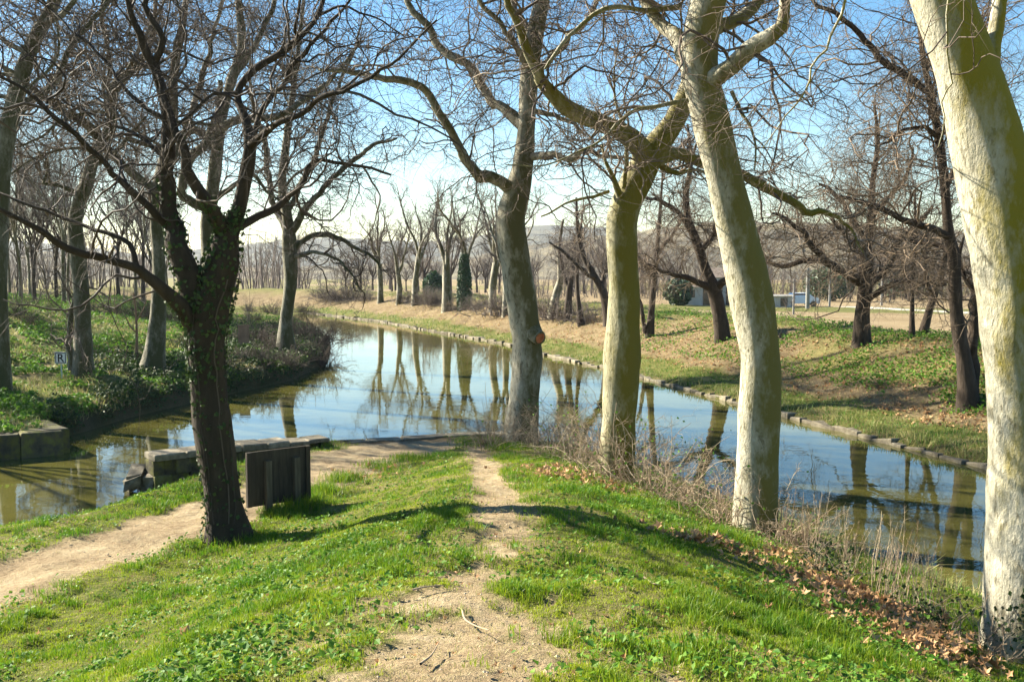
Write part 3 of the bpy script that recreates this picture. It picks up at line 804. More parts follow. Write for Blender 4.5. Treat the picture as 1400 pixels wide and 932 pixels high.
# --- dark trees on the far bank
oak = lambda k=1.0: lv(int(190 * k), int(1500 * k), int(8000 * k), l1=(1.0, 4.6), l2=(.6, 2.0), l3=(.25, .9), r=1.2, up=.02)
traced_tree('bare_tree', 'dark bent bare tree on the far bank, left of the leaning pale trunk', 'tree',
    [(988, 465, 22), (984, 432, 19), (977, 399, 20), (965, 369, 14), (951, 327, 12), (941, 300, 10), (938, 265, 8), (945, 220, 6), (940, 170, 3)],
    [[(977, 395, 13), (993, 383, 10, -.4), (1012, 372, 8, -.8), (1030, 350, 6, -1), (1040, 310, 4, -1.2)],
     [(972, 394, 10), (951, 386, 8, -.3), (930, 376, 7, -.5), (908, 372, 5, -.7), (885, 360, 3, -.9)],
     [(957, 345, 9), (975, 320, 7, .4), (985, 285, 6, .6), (1000, 240, 3, .8)],
     [(946, 315, 8), (925, 290, 6, -.5), (905, 275, 5, -.8), (880, 270, 3, -1)]],
    M['bark_dark'], M['twig_oak'], oak(.75), 31, tmin=.4, flare=1.05)
traced_tree('bare_tree', 'round headed dark tree with wide level limbs, standing on the far bank crest', 'tree',
    [(1178, 472, 28), (1179, 432, 21), (1182, 403, 20), (1184, 378, 20), (1186, 334, 13), (1191, 298, 11), (1193, 250, 8), (1200, 195, 6), (1195, 140, 3)],
    [[(1182, 392, 14), (1174, 382, 12, -.2), (1143, 369, 10, -.6), (1122, 351, 9, -.9), (1105, 327, 8, -1.1), (1081, 303, 6, -1.3), (1055, 290, 3, -1.5)],
     [(1176, 388, 10), (1150, 372, 8, .5), (1112, 357, 8, .9), (1067, 364, 6, 1.3), (1045, 358, 3, 1.5)],
     [(1185, 390, 13), (1200, 378, 11, .2), (1215, 362, 10, .4), (1229, 331, 8, .6), (1250, 312, 7, .8), (1275, 280, 4, 1)],
     [(1183, 412, 10), (1197, 402, 8, -.4), (1211, 393, 8, -.6), (1239, 386, 7, -1), (1270, 389, 6, -1.3), (1296, 388, 4, -1.5)],
     [(1187, 330, 8), (1165, 300, 7, .4), (1145, 270, 6, .7), (1120, 250, 3, .9)],
     [(1190, 300, 8), (1215, 270, 6, -.4), (1240, 240, 5, -.7), (1250, 200, 3, -.9)],
     [(1186, 345, 9), (1160, 330, 7, -.7), (1150, 315, 6, -.9), (1135, 300, 4, -1.1)]],
    M['bark_dark'], M['twig_oak'], oak(1.05), 32, tmin=.35, flare=.95)
traced_tree('bare_tree', 'tall black barked tree with two stems from one foot, beside the bank path', 'tree',
    [(1324, 556, 30), (1319, 500, 22), (1311, 454, 19), (1306, 403, 17), (1304, 351, 16), (1297, 317, 14), (1290, 240, 12), (1281, 175, 11), (1272, 125, 9), (1262, 80, 7), (1255, 10, 5), (1250, -70, 3)],
    [[(1328, 545, 20, .3), (1331, 500, 16, .4), (1329, 465, 15, .4), (1335, 413, 14, .4), (1339, 365, 13, .4), (1343, 320, 11, .5), (1346, 260, 9, .6), (1338, 190, 7, .8), (1345, 110, 5, 1), (1340, 20, 3, 1)],
     [(1300, 325, 12), (1277, 314, 10, -.3), (1242, 303, 9, -.6), (1216, 290, 8, -.8), (1185, 276, 6, -1), (1150, 270, 4, -1.2)],
     [(1302, 345, 10), (1290, 338, 7, .4), (1263, 333, 6, .7), (1235, 328, 4, 1), (1205, 318, 3, 1.3)],
     [(1283, 190, 8), (1265, 175, 6, -.4), (1235, 180, 5, -.7), (1200, 200, 3, -1)],
     [(1272, 130, 7), (1245, 108, 9, -.6), (1205, 82, 9, -1), (1190, 60, 8, -1.1), (1153, 27, 7, -1.3), (1110, 0, 5, -1.5), (1080, -60, 3, -1.7)],
     [(1292, 260, 8), (1310, 220, 6, .4), (1315, 170, 5, .7), (1308, 110, 3, .9)],
     [(1335, 400, 8, .4), (1322, 385, 6, .6), (1314, 360, 5, .8), (1318, 320, 3, 1)]],
    M['bark_dark'], M['twig_oak'], oak(1.3), 33, auto=[(6, .55, .95, 4, .05)], tmin=.38, flare=1.1)
thin = lambda k=1.0: lv(int(40 * k), int(220 * k), int(900 * k), l1=(.8, 2.4), l2=(.4, 1.2), l3=(.2, .6), r=1.3, up=.06)
traced_tree('bare_tree', 'slim dark stem leaning right on the crest, near the black double stemmed tree', 'tree',
    [(1262, 457, 11), (1272, 420, 10), (1285, 380, 8), (1294, 340, 6), (1298, 290, 4), (1296, 230, 2)], [[(1275, 410, 6), (1265, 370, 5, .3), (1268, 320, 3, .5)]],
    M['bark_dark'], M['twig_dark'], thin(), 34, tmin=.4)
traced_tree('bare_tree', 'slender straight stem with ivy, leftmost of the thin stems on the right crest', 'tree',
    [(1247, 462, 7), (1247, 420, 6), (1249, 370, 5), (1252, 320, 4), (1250, 260, 2)], [], M['bark_dark'], M['twig_dark'], thin(.7), 35, tmin=.45)
for (lab, tr, lb, s, bk) in [
    ('pale stubby bank tree just right of the stumped plane trunk', [(755, 436, 12), (760, 405, 11), (766, 380, 9), (764, 340, 5), (770, 300, 3)], [[(766, 382, 7), (780, 360, 5, .5), (785, 320, 3, .8)]], 41, 'bark_grey'),
    ('short brown stem with reddish twigs, second right of the stumped plane', [(776, 438, 10), (778, 400, 9), (783, 370, 6), (786, 330, 3)], [[(779, 395, 6), (768, 370, 4, .4), (765, 335, 3, .6)]], 42, 'bark_dark'),
    ('thin dark stem on the brown slope left of the mossy Y trunk', [(795, 445, 8), (791, 413, 6), (789, 379, 5), (792, 330, 4), (798, 280, 2)], [], 43, 'bark_dark'),
    ('dark tree leaning left out from behind the mossy Y trunk', [(832, 444, 11), (826, 405, 11), (812, 376, 9), (798, 350, 7), (790, 315, 5), (788, 270, 3)], [[(815, 380, 7), (800, 372, 5, -.6), (770, 345, 4, -.9), (750, 330, 2, -1)], [(822, 395, 7), (830, 350, 5, .5), (835, 300, 3, .8)]], 44, 'bark_dark'),
    ('dark upright bank tree between the mossy Y trunk and the leaning pale trunk', [(888, 460, 11), (891, 420, 9), (895, 375, 8), (899, 334, 6), (903, 280, 4), (908, 210, 2)], [[(896, 380, 6), (870, 350, 4, -.5), (855, 320, 3, -.8)], [(897, 350, 6), (920, 320, 4, .5), (935, 290, 3, .7)], [(882, 455, 6), (878, 425, 5, -.2), (870, 400, 3, -.3)]], 45, 'bark_dark')]:
    traced_tree('bare_tree', lab, 'tree', tr, lb, M[bk], M['twig_far'], thin(1.1), s, tmin=.38)

# --- generic bare trees for the row across the bend and the woods
def gen_tree(name, label, cat, base, height, r, fork, seed, bark, twig, group=None, nl=5, k=1.0, spread=.55, tw=1.0, lean=0):
    rg = np.random.default_rng(seed)
    root = thing(name, base, label, cat, group)
    acc = Acc(); ca = Acc()
    zf = height * fork
    tr = np.array([[0, 0, -.3, r * 1.5], [0, 0, .1, r * 1.25], [rg.normal(0, .05), 0, zf * .5, r], [rg.normal(0, .12) + lean, rg.normal(0, .1), zf, r * .85]])
    limb_tube(acc, spline(tr, step=.3), 10, rg, .06)
    PL = []
    for i in range(nl):
        a = 2 * np.pi * (i + rg.uniform(-.3, .3)) / nl
        sp = spread * rg.uniform(.5, 1.2)
        d = np.array([[np.cos(a) * sp, np.sin(a) * sp, 1.0]])
        st = tr[-1:, :3] - np.array([[0, 0, rg.uniform(0, zf * .18)]])
        p = walk(st, d, np.array([(height - zf) * rg.uniform(.7, 1.05)]), 12, .13, .06, rg)[0]
        q = np.column_stack([p, np.linspace(r * rg.uniform(.45, .7), r * .08, 12)])
        q = spline(q, n=2); limb_tube(acc, q, 7, rg, .05); PL.append(resample(q, 20))
    PL = np.array(PL)
    h = height / 11
    tws = branch_out(PL[:, :, :3], PL[:, :, 3], rg, [dict(n=int(60 * k), len=(1.0 * h, 3.2 * h), r=(.02 * tw, .05 * tw), K=8, wig=.18, up=.08, S=4, ang=(20, 55)),
        dict(n=int(360 * k), len=(.5 * h, 1.6 * h), r=(.010 * tw, .018 * tw), K=6, wig=.22, up=.06, S=3, ang=(20, 55)),
        dict(n=int(1300 * k), len=(.3 * h, .9 * h), r=(.007 * tw, .010 * tw), K=4, wig=.22, up=.03, S=3)])
    for p, r_, S in tws: add_tubes(ca, p, r_, S)
    link('trunk', acc.mesh('trunk', attr=False), bark, root); link('crown', ca.mesh('crown'), twig, root)
    root['foot'] = [0.0, 0.0, 0.0]
    return root

row = [(520, 414, 10.5, 0.27, 'first pale plane of the row across the bend, nearest the dark cone bush'), (545, 416, 9.5, 0.24, 'pale plane across the bend with a narrow two limbed fork, second of the row'),
       (567, 417, 11, 0.26, 'slightly leaning pale plane across the bend, third of the row'), (611, 425, 11, 0.34, 'stout plane across the bend with a wide open fork, left of the ivy column tree'),
       (635, 424, 11, 0.27, 'plane across the bend with its trunk wrapped in a dark ivy column'), (674, 424, 10, 0.29, 'dark plane across the bend just left of the stumped plane trunk'), (691, 432, 9, 0.22, 'slim plane across the bend half hidden behind the stumped plane trunk')]
for i, (px, py, hh, r, lab) in enumerate(row):
    g = hit(px, py)
    t = gen_tree('plane_tree', lab, 'tree', g, hh, r, .34 if i != 2 else .4, 200 + i, M['bark_grey'], M['twig_far'], 'planes in the row across the bend', nl=[3, 3, 4, 3, 4, 4, 4][i], k=.8, spread=.42, tw=1.1, lean=.5 if i == 2 else 0)
    if i == 4:
        p = spline(np.array([[0, 0, 0, .36], [0, 0, 1.5, .4], [0, 0, 3, .32], [0, 0, 4.2, .2]]), step=.2)
        ivy_on(t, [p], [2600], np.random.default_rng(3), (.14, .26), .5, None, 'ever')

# woods behind the left bank and beyond the fields: individual slim trees
protos = [gen_tree('wood_tree', 'slim bare wood tree among many behind the left bank', 'tree', (0, 0, 0), 13, .10, .3, 300 + i, M['bark_dark'] if i % 2 else M['bark_grey'], M['twig_far'], 'slim trees of the wood behind the left bank', nl=5, k=.8, spread=.5, tw=1.3) for i in range(4)]
rg = np.random.default_rng(77)
spots = [(-19.5, 31), (-22, 36.5), (-25.5, 33), (-24, 42), (-29, 45), (-31, 38), (-21.5, 27), (-33, 50)]
while len(spots) < 40:
    Y = rg.uniform(58, 130); px = rg.uniform(-180, 400)
    X = (px - 700) / F * Y
    hh, mm = terrain(X, Y)
    if not mm['lf'][0] or mm['dL'][0] < 9: continue
    if any((X - a) ** 2 + (Y - b_) ** 2 < 4 for a, b_ in spots): continue
    spots.append((X, Y))
for i, (X, Y) in enumerate(spots):
    loc = (X, Y, H(X, Y)); rz = rg.uniform(0, 6.28); sc = rg.uniform(.7, 1.25) if i >= 8 else rg.uniform(1.0, 1.25)
    if i < 4:
        protos[i].location = loc; protos[i].rotation_euler = (0, 0, rz); protos[i].scale = (sc,) * 3
    else: copy_thing(protos[i % 4], loc, rz, sc)
fp = [gen_tree('field_tree', 'bare tree in the line beyond the ploughed field', 'tree', (0, 0, 0), 10, .2, .28, 330 + i, M['bark_dark'], M['twig_far'], 'bare trees beyond the ploughed field', nl=6, k=.5, spread=.6, tw=2.0) for i in range(3)]
n = 0
while n < 90:
    Y = rg.uniform(118, 240); px = rg.uniform(470, 1420)
    if Y < 140 and 900 < px < 1130: continue
    X = (px - 700) / F * Y
    hh, mm = terrain(X, Y)
    if not mm['rt'][0] or mm['dR'][0] < 25: continue
    loc = (X, Y, hh[0]); rz = rg.uniform(0, 6.28); sc = rg.uniform(.6, 1.2)
    if n < 3:
        fp[n].location = loc; fp[n].rotation_euler = (0, 0, rz); fp[n].scale = (sc,) * 3
    else: copy_thing(fp[n % 3], loc, rz, sc)
    n += 1

# far woods: a mass of bare poles and twigs behind the fields
fa = Acc(); rg = np.random.default_rng(909)
def wood_belt(n, y0, y1, p0, p1, h0, h1, rad, bushy=1.0):
    Y = rg.uniform(y0, y1, n); X = (rg.uniform(p0, p1, n) - 700) / F * Y
    z, mm = terrain(X, Y); ok = ~mm['wet']; X, Y, z = X[ok], Y[ok], z[ok]; k = len(X)
    hh = rg.uniform(h0, h1, k) * (.45 + 1.1 * fbm(X * .05, Y * .05, 303))
    st = np.column_stack([X, Y, z - .2]); d = np.column_stack([rg.normal(0, .10, k), rg.normal(0, .10, k), np.ones(k)])
    p = walk(st, d, hh, 7, .08, .05, rg); rr = taper(rg.uniform(rad * .5, rad, k), 7, .2); add_tubes(fa, p, rr, 4)
    for q, r_, S in branch_out(p, rr, rg, [dict(n=int(k * 6 * bushy), len=(h1 * .1, h1 * .38), r=(rad * .2, rad * .34), K=5, wig=.2, up=.1, S=3, ang=(20, 60)), dict(n=int(k * 14 * bushy), len=(h1 * .06, h1 * .18), r=(rad * .13, rad * .2), K=4, wig=.25, up=.05, S=3)], tmin0=.2 if bushy == 1 else .05): add_tubes(fa, q, r_, S)
wood_belt(300, 118, 175, -150, 420, 8, 12, .13)
wood_belt(330, 230, 400, 330, 1450, 3, 7, .16, 2.2)
wood_belt(420, 125, 185, 700, 1420, 2.2, 5, .10, 2.0)
wood_belt(120, 60, 75, -150, 350, 1.2, 3.5, .03)
o = link('far_woods', fa.mesh('far_woods'), M['twig_far']); o['kind'] = 'stuff'

# ------------------------------------------------------------------ shrubs
def gen_shrub(name, label, base, w, h, seed, mat, n=60, group=None, leaves=0, leafmat='weed', tw=1.0, origin=True):
    rg = np.random.default_rng(seed)
    root = thing(name, base, label, 'shrub', group)
    a = Acc()
    st = np.column_stack([rg.normal(0, w * .22, n), rg.normal(0, w * .22, n), np.full(n, -.08)])
    d = np.column_stack([st[:, 0] * 1.2 / w + rg.normal(0, .35, n), st[:, 1] * 1.2 / w + rg.normal(0, .35, n), rg.uniform(.5, 1.2, n)])
    p = walk(st, d, rg.uniform(.5, 1.15, n) * h * 1.25, 9, .22, -.07, rg)
    r = taper(rg.uniform(.004, .008, n) * tw, 9, .4)
    add_tubes(a, p, r, 4)
    for q, rr, S in branch_out(p, r, rg, [dict(n=n * 5, len=(.15 * h, .5 * h), r=(.0025 * tw, .005 * tw), K=6, wig=.3, up=-.02, S=3), dict(n=n * 12, len=(.06 * h, .22 * h), r=(.002 * tw, .003 * tw), K=4, wig=.3, up=0, S=3)]):
        add_tubes(a, q, rr, S); last = q
    link('stems', a.mesh('stems'), mat, root)
    if leaves:
        la = Acc(); k = rg.integers(0, len(last), leaves)
        leaf_quads(la, last[k, -1] , rg.normal(0, 1, (leaves, 3)) + np.array([0, 0, .8]), rg.uniform(.03, .065, leaves), rg)
        link('foliage', la.mesh('foliage', smooth=False), M[leafmat], root)
    return root
for i, (px, py, w, h, lv_, lab) in enumerate([
    (680, 610, .9, .75, 0, 'bare thorny shrub at the left foot of the stumped plane trunk'),
    (745, 612, 1.1, .8, 40, 'tangled tan bramble between the stumped plane and the mossy Y trunk'),
    (785, 628, 1.3, .95, 90, 'dense dry bramble mound just left of the mossy Y trunk'),
    (826, 650, 1.0, .9, 120, 'bramble with a few green leaves at the foot of the mossy Y trunk'),
    (880, 668, 1.2, .85, 160, 'leafy bramble just right of the mossy Y trunk'),
    (930, 690, 1.1, .7, 120, 'low dry bramble halfway between mossy Y trunk and leaning pale trunk'),
    (985, 715, .9, .6, 90, 'low bramble at the left foot of the leaning pale trunk'),
    (1075, 745, .8, .5, 40, 'brown dry tussock of stems at the right foot of the leaning pale trunk')]):
    gen_shrub('bramble_shrub', lab, hit(px, py), w * 1.15, h * 1.4, 400 + i, M['dry_stem'], 62, leaves=lv_, tw=1.1)
# dark leafy bramble by the right trunk
for i, (px, py, w, h, lab) in enumerate([(1130, 790, .7, .45, 'small dark leaved bramble above the heap of dry leaves'), (1330, 885, .9, .7, 'dark leaved bramble at the foot of the thick right hand trunk'), (1255, 850, .7, .45, 'dark leaved trailing bramble beside the heap of dry leaves')]):
    gen_shrub('bramble_shrub', lab, hit(px, py), w, h, 420 + i, M['dry_stem'], 26, leaves=260, leafmat='ivy')
# bare bushes on the left bank point and along the far bank
bush = gen_shrub('bare_bush', 'bare dark bush on the left canal bank', (0, 0, 0), 2.2, 1.5, 430, M['twig_dark'], 90, 'bare bushes on the left bank', tw=2.6)
bl = [(430, 470), (410, 462), (440, 486), (418, 492), (360, 470), (345, 440), (330, 492), (300, 505), (415, 440), (255, 470), (380, 455), (245, 425), (160, 430), (70, 428), (20, 430), (195, 432), (120, 425), (310, 440), (440, 500), (360, 500), (430, 452), (398, 445), (372, 430), (340, 425), (350, 490), (370, 480), (395, 478), (425, 480), (390, 500), (340, 470), (320, 470), (45, 445), (232, 440)]
for i, (px, py) in enumerate(bl):
    g = hit(px, py); s = [.55, .75, .45, .4, .6, .5, .35][i % 7]
    if i == 0: bush.location = g
    else: copy_thing(bush, g, i * 1.3, s)
bush2 = gen_shrub('bank_bush', 'low grey brown bush among the row of planes across the bend', (0, 0, 0), 2.6, 1.6, 431, M['twig_far'], 90, 'bushes on the far bank', tw=3.2, leaves=300, leafmat='bank_grass')
for i, (px, py) in enumerate([(588, 415), (598, 417), (578, 414), (625, 424), (480, 410), (460, 411), (440, 408), (500, 411), (650, 424), (684, 430), (768, 436), (745, 432), (805, 440), (555, 413)]):
    g = hit(px, py); s = [1.1, .9, .8, .7, 1.3][i % 5]
    if i == 0: bush2.location = g
    else: copy_thing(bush2, g, i * 1.7, s)
# leafless sapling on the left bank, dry weed stems along the right bank
traced_tree('sapling', 'thin leafless sapling beside the pale trunk with a swollen foot', 'sapling', [(187, 492, 4), (187, 460, 3.5), (186, 430, 3), (183, 400, 2)], [[(187, 455, 2.4), (178, 445, 2), (170, 430, 1.5)], [(186, 440, 2), (195, 425, 1.6), (200, 410, 1)]], M['dry_stem'], M['dry_stem'], lv(14, 40, 60, l1=(.3, .8), l2=(.2, .4), l3=(.1, .2), r=.6), 51, tmin=.3)
wd = None
rg = np.random.default_rng(88)
for i in range(26):
    px = rg.uniform(1065, 1300); py = I(px, [1065, 1180, 1300], [735, 800, 862]) + rg.uniform(-18, 8)
    g = hit(px, py)
    if i < 5:
        a = Acc(); n = 5
        p = walk(np.column_stack([rg.normal(0, .04, n), rg.normal(0, .04, n), np.full(n, -.05)]), np.column_stack([rg.normal(0, .12, n), rg.normal(0, .12, n), np.ones(n)]), rg.uniform(.45, .95, n), 9, .07, .0, rg)
        r = taper(np.full(n, .0045), 9, .5); add_tubes(a, p, r, 4)
        for q, rr, S in branch_out(p, r, rg, [dict(n=60, len=(.03, .10), r=(.002, .003), K=4, wig=.3, up=.12, S=3)], tmin0=.35): add_tubes(a, q, rr, S)
        o = link('dry_weed', a.mesh('dry_weed'), M['dry_stem']); set_tag(o, 'dry upright weed stalks on the water edge right of the leaning pale trunk', 'weed', 'dry weeds on the right water edge')
        o.location = g
        wd = (wd or []) + [o]
    else:
        c = wd[i % 5].copy(); COL.objects.link(c); c.location = g; c.rotation_euler = (0, 0, rg.uniform(0, 6)); s = rg.uniform(.7, 1.2); c.scale = (s, s, s)

# evergreen bushes and trees far off
def evergreen(name, label, base, w, h, seed, n=1800, size=(.25, .5), trunk=.12, cat='tree', mat='ever'):
    rg = np.random.default_rng(seed)
    root = thing(name, base, label, cat)
    la = Acc()
    d = norm(rg.normal(0, 1, (n, 3))); rad = rg.uniform(.55, 1.05, n) * (.8 + .5 * fbm(d[:, 0] * 2.2 + 5, d[:, 2] * 2.2 + d[:, 1] * 1.7 + 5, seed))
    c = d * rad[:, None] * np.array([w / 2, w / 2, h * .5]) + np.array([0, 0, h * .52])
    leaf_quads(la, c, d + rg.normal(0, .7, (n, 3)), rg.uniform(size[0], size[1], n), rg)
    link('foliage', la.mesh('foliage', smooth=False), M[mat], root)
    a = Acc(); limb_tube(a, spline(np.array([[0, 0, -.3, trunk * 1.3], [0, 0, h * .4, trunk], [0, 0, h * .8, trunk * .4]]), step=.3), 8, rg)
    link('trunk', a.mesh('trunk', attr=False), M['bark_dark'], root)
g = hit(592, 399, 80)
evergreen('evergreen_bush', 'dark cone shaped bush behind the row of planes across the bend', at(592, 399, 105) * np.array([1, 1, 0]) + np.array([0, 0, H(at(592, 399, 105)[0], 105)]), 2.0, 2.5, 501, cat='bush')
def far_spot(px, Y):
    X = (px - 700) / F * Y
    return np.array([X, Y, H(X, Y)])
evergreen('evergreen_bush', 'dense green hedge bush left of the farm buildings', far_spot(928, 100), 2.6, 2.5, 502, cat='bush')
evergreen('evergreen_tree', 'round dark evergreen beyond the farm road, left of the round headed tree', far_spot(1132, 130), 6, 4.4, 503)
evergreen('evergreen_tree', 'low dark evergreen beyond the farm road, right of the round headed tree', far_spot(1238, 150), 7, 4.5, 504)

# ------------------------------------------------------------------ farm buildings, car, poles
white = simple('white_render', [(.3, (0.372, 0.360, 0.336)), (.7, (0.468, 0.456, 0.432))], 1.5, .8)
tile = simple('roof_tile', [(.3, (0.144, 0.114, 0.090)), (.7, (0.204, 0.168, 0.138))], 6, .85, .5, .03)
glass = simple('dark_window_glass', [(.3, (.02, .025, .03)), (.7, (.04, .045, .05))], 2, .1, spec=.6)
grey = simple('weathered_concrete', [(.3, (0.192, 0.186, 0.168)), (.7, (0.270, 0.264, 0.240))], 3, .9)
def house(label, px, Y, L, D, hw, hr, rz, cat, wins, roofmat=tile, name='farmhouse'):
    g = far_spot(px, Y); root = thing(name, g, label, cat); root.rotation_euler = (0, 0, rz)
    a = Acc(); a.box(-L / 2, L / 2, -D / 2, D / 2, -.4, hw); link('wall', a.mesh('wall', smooth=False, attr=False), white, root)
    a = Acc(); e = .25
    v = [(-L / 2 - e, -D / 2 - e, hw - .02), (L / 2 + e, -D / 2 - e, hw - .02), (L / 2 + e, D / 2 + e, hw - .02), (-L / 2 - e, D / 2 + e, hw - .02), (-L / 2 - e, 0, hw + hr), (L / 2 + e, 0, hw + hr)]
    a.add(v, [(0, 1, 5, 4), (2, 3, 4, 5), (0, 3, 2, 1)], [(0, 4, 3), (1, 2, 5)]); link('roof', a.mesh('roof', smooth=False, attr=False), roofmat, root)
    for (x, z, w, h) in wins:
        a = Acc(); a.box(x - w / 2, x + w / 2, -D / 2 - .03, -D / 2 + .05, z, z + h); link('window' if h < 1.6 else 'door', a.mesh('window', smooth=False, attr=False), glass, root)
house('small white farm building with a low tiled roof, beside the green hedge bush', 950, 104, 3.4, 3, 1.9, .6, .1, 'house', [(-.8, .8, .7, .8), (.8, 0, .8, 1.7)])
house('white gabled farmhouse just left of the leaning pale trunk', 998, 106, 4.5, 4, 2.9, 1.0, -.2, 'house', [(-1.2, 1.4, .8, 1.0), (1.1, 1.4, .8, 1.0), (0, 0, .9, 1.9)])
house('low white shed with a flat roof, right of the leaning pale trunk', 1062, 100, 2.4, 2, 1.15, .12, .05, 'shed', [(.4, 0.1, .7, .85)], grey, 'shed')
# parked car
g = far_spot(1092, 104); car = thing('parked_car', g, 'white parked car beside the low white shed', 'car'); car.rotation_euler = (0, 0, .1)
prof = [(-1.9, .35), (-1.95, .75), (-1.8, .95), (-1.2, 1.0), (-.75, 1.42), (.7, 1.45), (1.25, 1.02), (1.85, .9), (1.98, .7), (1.95, .35)]
a = Acc(); n = len(prof)
v = [(x, s * (.82 if z < 1.05 else .66), z) for s in (-1, 1) for x, z in prof]
a.add(v, [(i, (i + 1) % n, n + (i + 1) % n, n + i) for i in range(n)])
me_ = a.mesh('body', smooth=False, attr=False)
import bmesh
bmx = bmesh.new(); bmx.from_mesh(me_); bmx.verts.ensure_lookup_table()
bmx.faces.new([bmx.verts[i] for i in range(n)]); bmx.faces.new([bmx.verts[n + i] for i in reversed(range(n))]); bmx.to_mesh(me_); bmx.free()
link('body', me_, simple('white_car_paint', [(.3, (.74, .74, .74)), (.7, (.8, .8, .8))], 1, .3), car)
a = Acc(); a.box(-.7, .65, -.75, -.70, 1.08, 1.36); a.box(-.7, .65, .70, .75, 1.08, 1.36); link('side_window', a.mesh('side_window', smooth=False, attr=False), glass, car)
for x in (-1.2, 1.25):
    for y in (-.78, .78):
        a = Acc(); th = np.linspace(0, 2 * np.pi, 16, endpoint=False)
        ring = np.array([(x + .31 * np.cos(t_), 0, .31 + .31 * np.sin(t_)) for t_ in th])
        v = np.vstack([ring + (0, y - .1, 0), ring + (0, y + .1, 0), [[x, y - .1, .31]], [[x, y + .1, .31]]])
        a.add(v, [(i, (i + 1) % 16, 16 + (i + 1) % 16, 16 + i) for i in range(16)], [((i + 1) % 16, i, 32) for i in range(16)] + [(16 + i, 16 + (i + 1) % 16, 33) for i in range(16)])
        link('wheel', a.mesh('wheel', smooth=False, attr=False), glass, car)
for (px, Y, h, r, lab) in [(1104, 96, 3.9, .22, 'thick concrete utility pole right of the white car'), (1134, 104, 3.2, .12, 'thin pale pole standing by the dark evergreen'), (1205, 112, 3.6, .13, 'pale pole right of the round headed tree'), (1085, 80, 2.9, .09, 'short grey post in the ploughed field before the white car'), (1048, 120, 4.4, .14, 'distant pole half hidden by the leaning pale trunk')]:
    root = thing('utility_pole', far_spot(px, Y), lab, 'pole')
    a = Acc(); limb_tube(a, spline(np.array([[0, 0, -.3, r], [0, 0, h * .5, r * .9], [0, 0, h, r * .75]]), step=.5), 8, np.random.default_rng(1), 0)
    link('shaft', a.mesh('shaft', attr=False), grey, root)
    a = Acc(); a.box(-.4, .4, -.05, .05, h - .3, h - .2); link('cross_arm', a.mesh('cross_arm', smooth=False, attr=False), grey, root)

# ------------------------------------------------------------------ masonry
stone = simple('old_limestone', [(.3, (0.112, 0.098, 0.070)), (.5, (0.238, 0.210, 0.154)), (.7, (0.364, 0.329, 0.252))], 5, .92, 1, .03, 14)
mossy_stone = simple('mossy_stone', [(.34, (.05, .045, .03)), (.48, (.11, .10, .06)), (.58, (.17, .17, .04)), (.74, (.2, .19, .11))], 3, .95, 1, .04, 12)
def tinted_stone(mt):
    nt = mt.node_tree; b = nt.nodes['Principled BSDF']; l = b.inputs['Base Color'].links[0]; src = l.from_socket
    mm = nt.nodes.new('ShaderNodeMix'); mm.data_type = 'RGBA'; mm.blend_type = 'MULTIPLY'; mm.inputs[0].default_value = .8
    nt.links.new(src, mm.inputs[6]); nt.links.new(ramp(nt, attr(nt, 'tint'), [(0, (.34, .32, .28)), (.5, (.62, .60, .55)), (1, (.95, .92, .85))]), mm.inputs[7]); nt.links.new(mm.outputs[2], b.inputs['Base Color'])
tinted_stone(stone); tinted_stone(mossy_stone)
def wall_along(name, label, cat, line, width, ztop, zbot, mat, seed, block=.7, side=-1, top_jit=.03, out_jit=.03, shift=0.):
    """a run of squared blocks along a line; width is laid to one side"""
    rg = np.random.default_rng(seed)
    line = np.asarray(line, float)
    s = np.concatenate([[0], np.cumsum(np.hypot(*np.diff(line, axis=0).T))])
    a = Acc(); d = 0
    while d < s[-1] - .05:
        L = min(block * rg.uniform(.7, 1.4), s[-1] - d)
        p0 = np.array([I(d + .008, s, line[:, 0]), I(d + .008, s, line[:, 1])]); p1 = np.array([I(d + L - .008, s, line[:, 0]), I(d + L - .008, s, line[:, 1])])
        t = (p1 - p0) / np.linalg.norm(p1 - p0); nn = np.array([-t[1], t[0]]) * side
        zt0 = np.interp(d, s, np.broadcast_to(ztop, len(line)) if np.ndim(ztop) else np.full(len(line), ztop)) + rg.normal(0, top_jit)
        zt1 = np.interp(d + L, s, np.broadcast_to(ztop, len(line)) if np.ndim(ztop) else np.full(len(line), ztop)) + rg.normal(0, top_jit)
        o0, o1 = rg.normal(0, out_jit, 2); w0 = width * rg.uniform(.88, 1.12)
        o0 += shift; o1 += shift
        q = [p0 + nn * o0, p1 + nn * o1, p1 + nn * w0, p0 + nn * w0]
        # subdivided top so that edges are worn, not razor sharp
        v = []; b_ = .025
        for z, ins in ((zbot, 0), (None, 0), (None, b_)):
            for k, c in enumerate(q):
                cen = sum(q) / 4; dirc = (cen - c) / np.linalg.norm(cen - c)
                zz = zbot if z is not None else ((zt0, zt1, zt1, zt0)[k] - (b_ if ins == 0 else 0))
                cc = c + dirc * ins * 1.4
                v.append((cc[0], cc[1], zz))
        fcs = [(0, 1, 5, 4), (1, 2, 6, 5), (2, 3, 7, 6), (3, 0, 4, 7), (4, 5, 9, 8), (5, 6, 10, 9), (6, 7, 11, 10), (7, 4, 8, 11), (8, 9, 10, 11)]
        a.add(v, fcs, tint=rg.random())
        d += L
    me = a.mesh(name, smooth=False)
    o = link(name, me, mat); set_tag(o, label, cat)
    return o
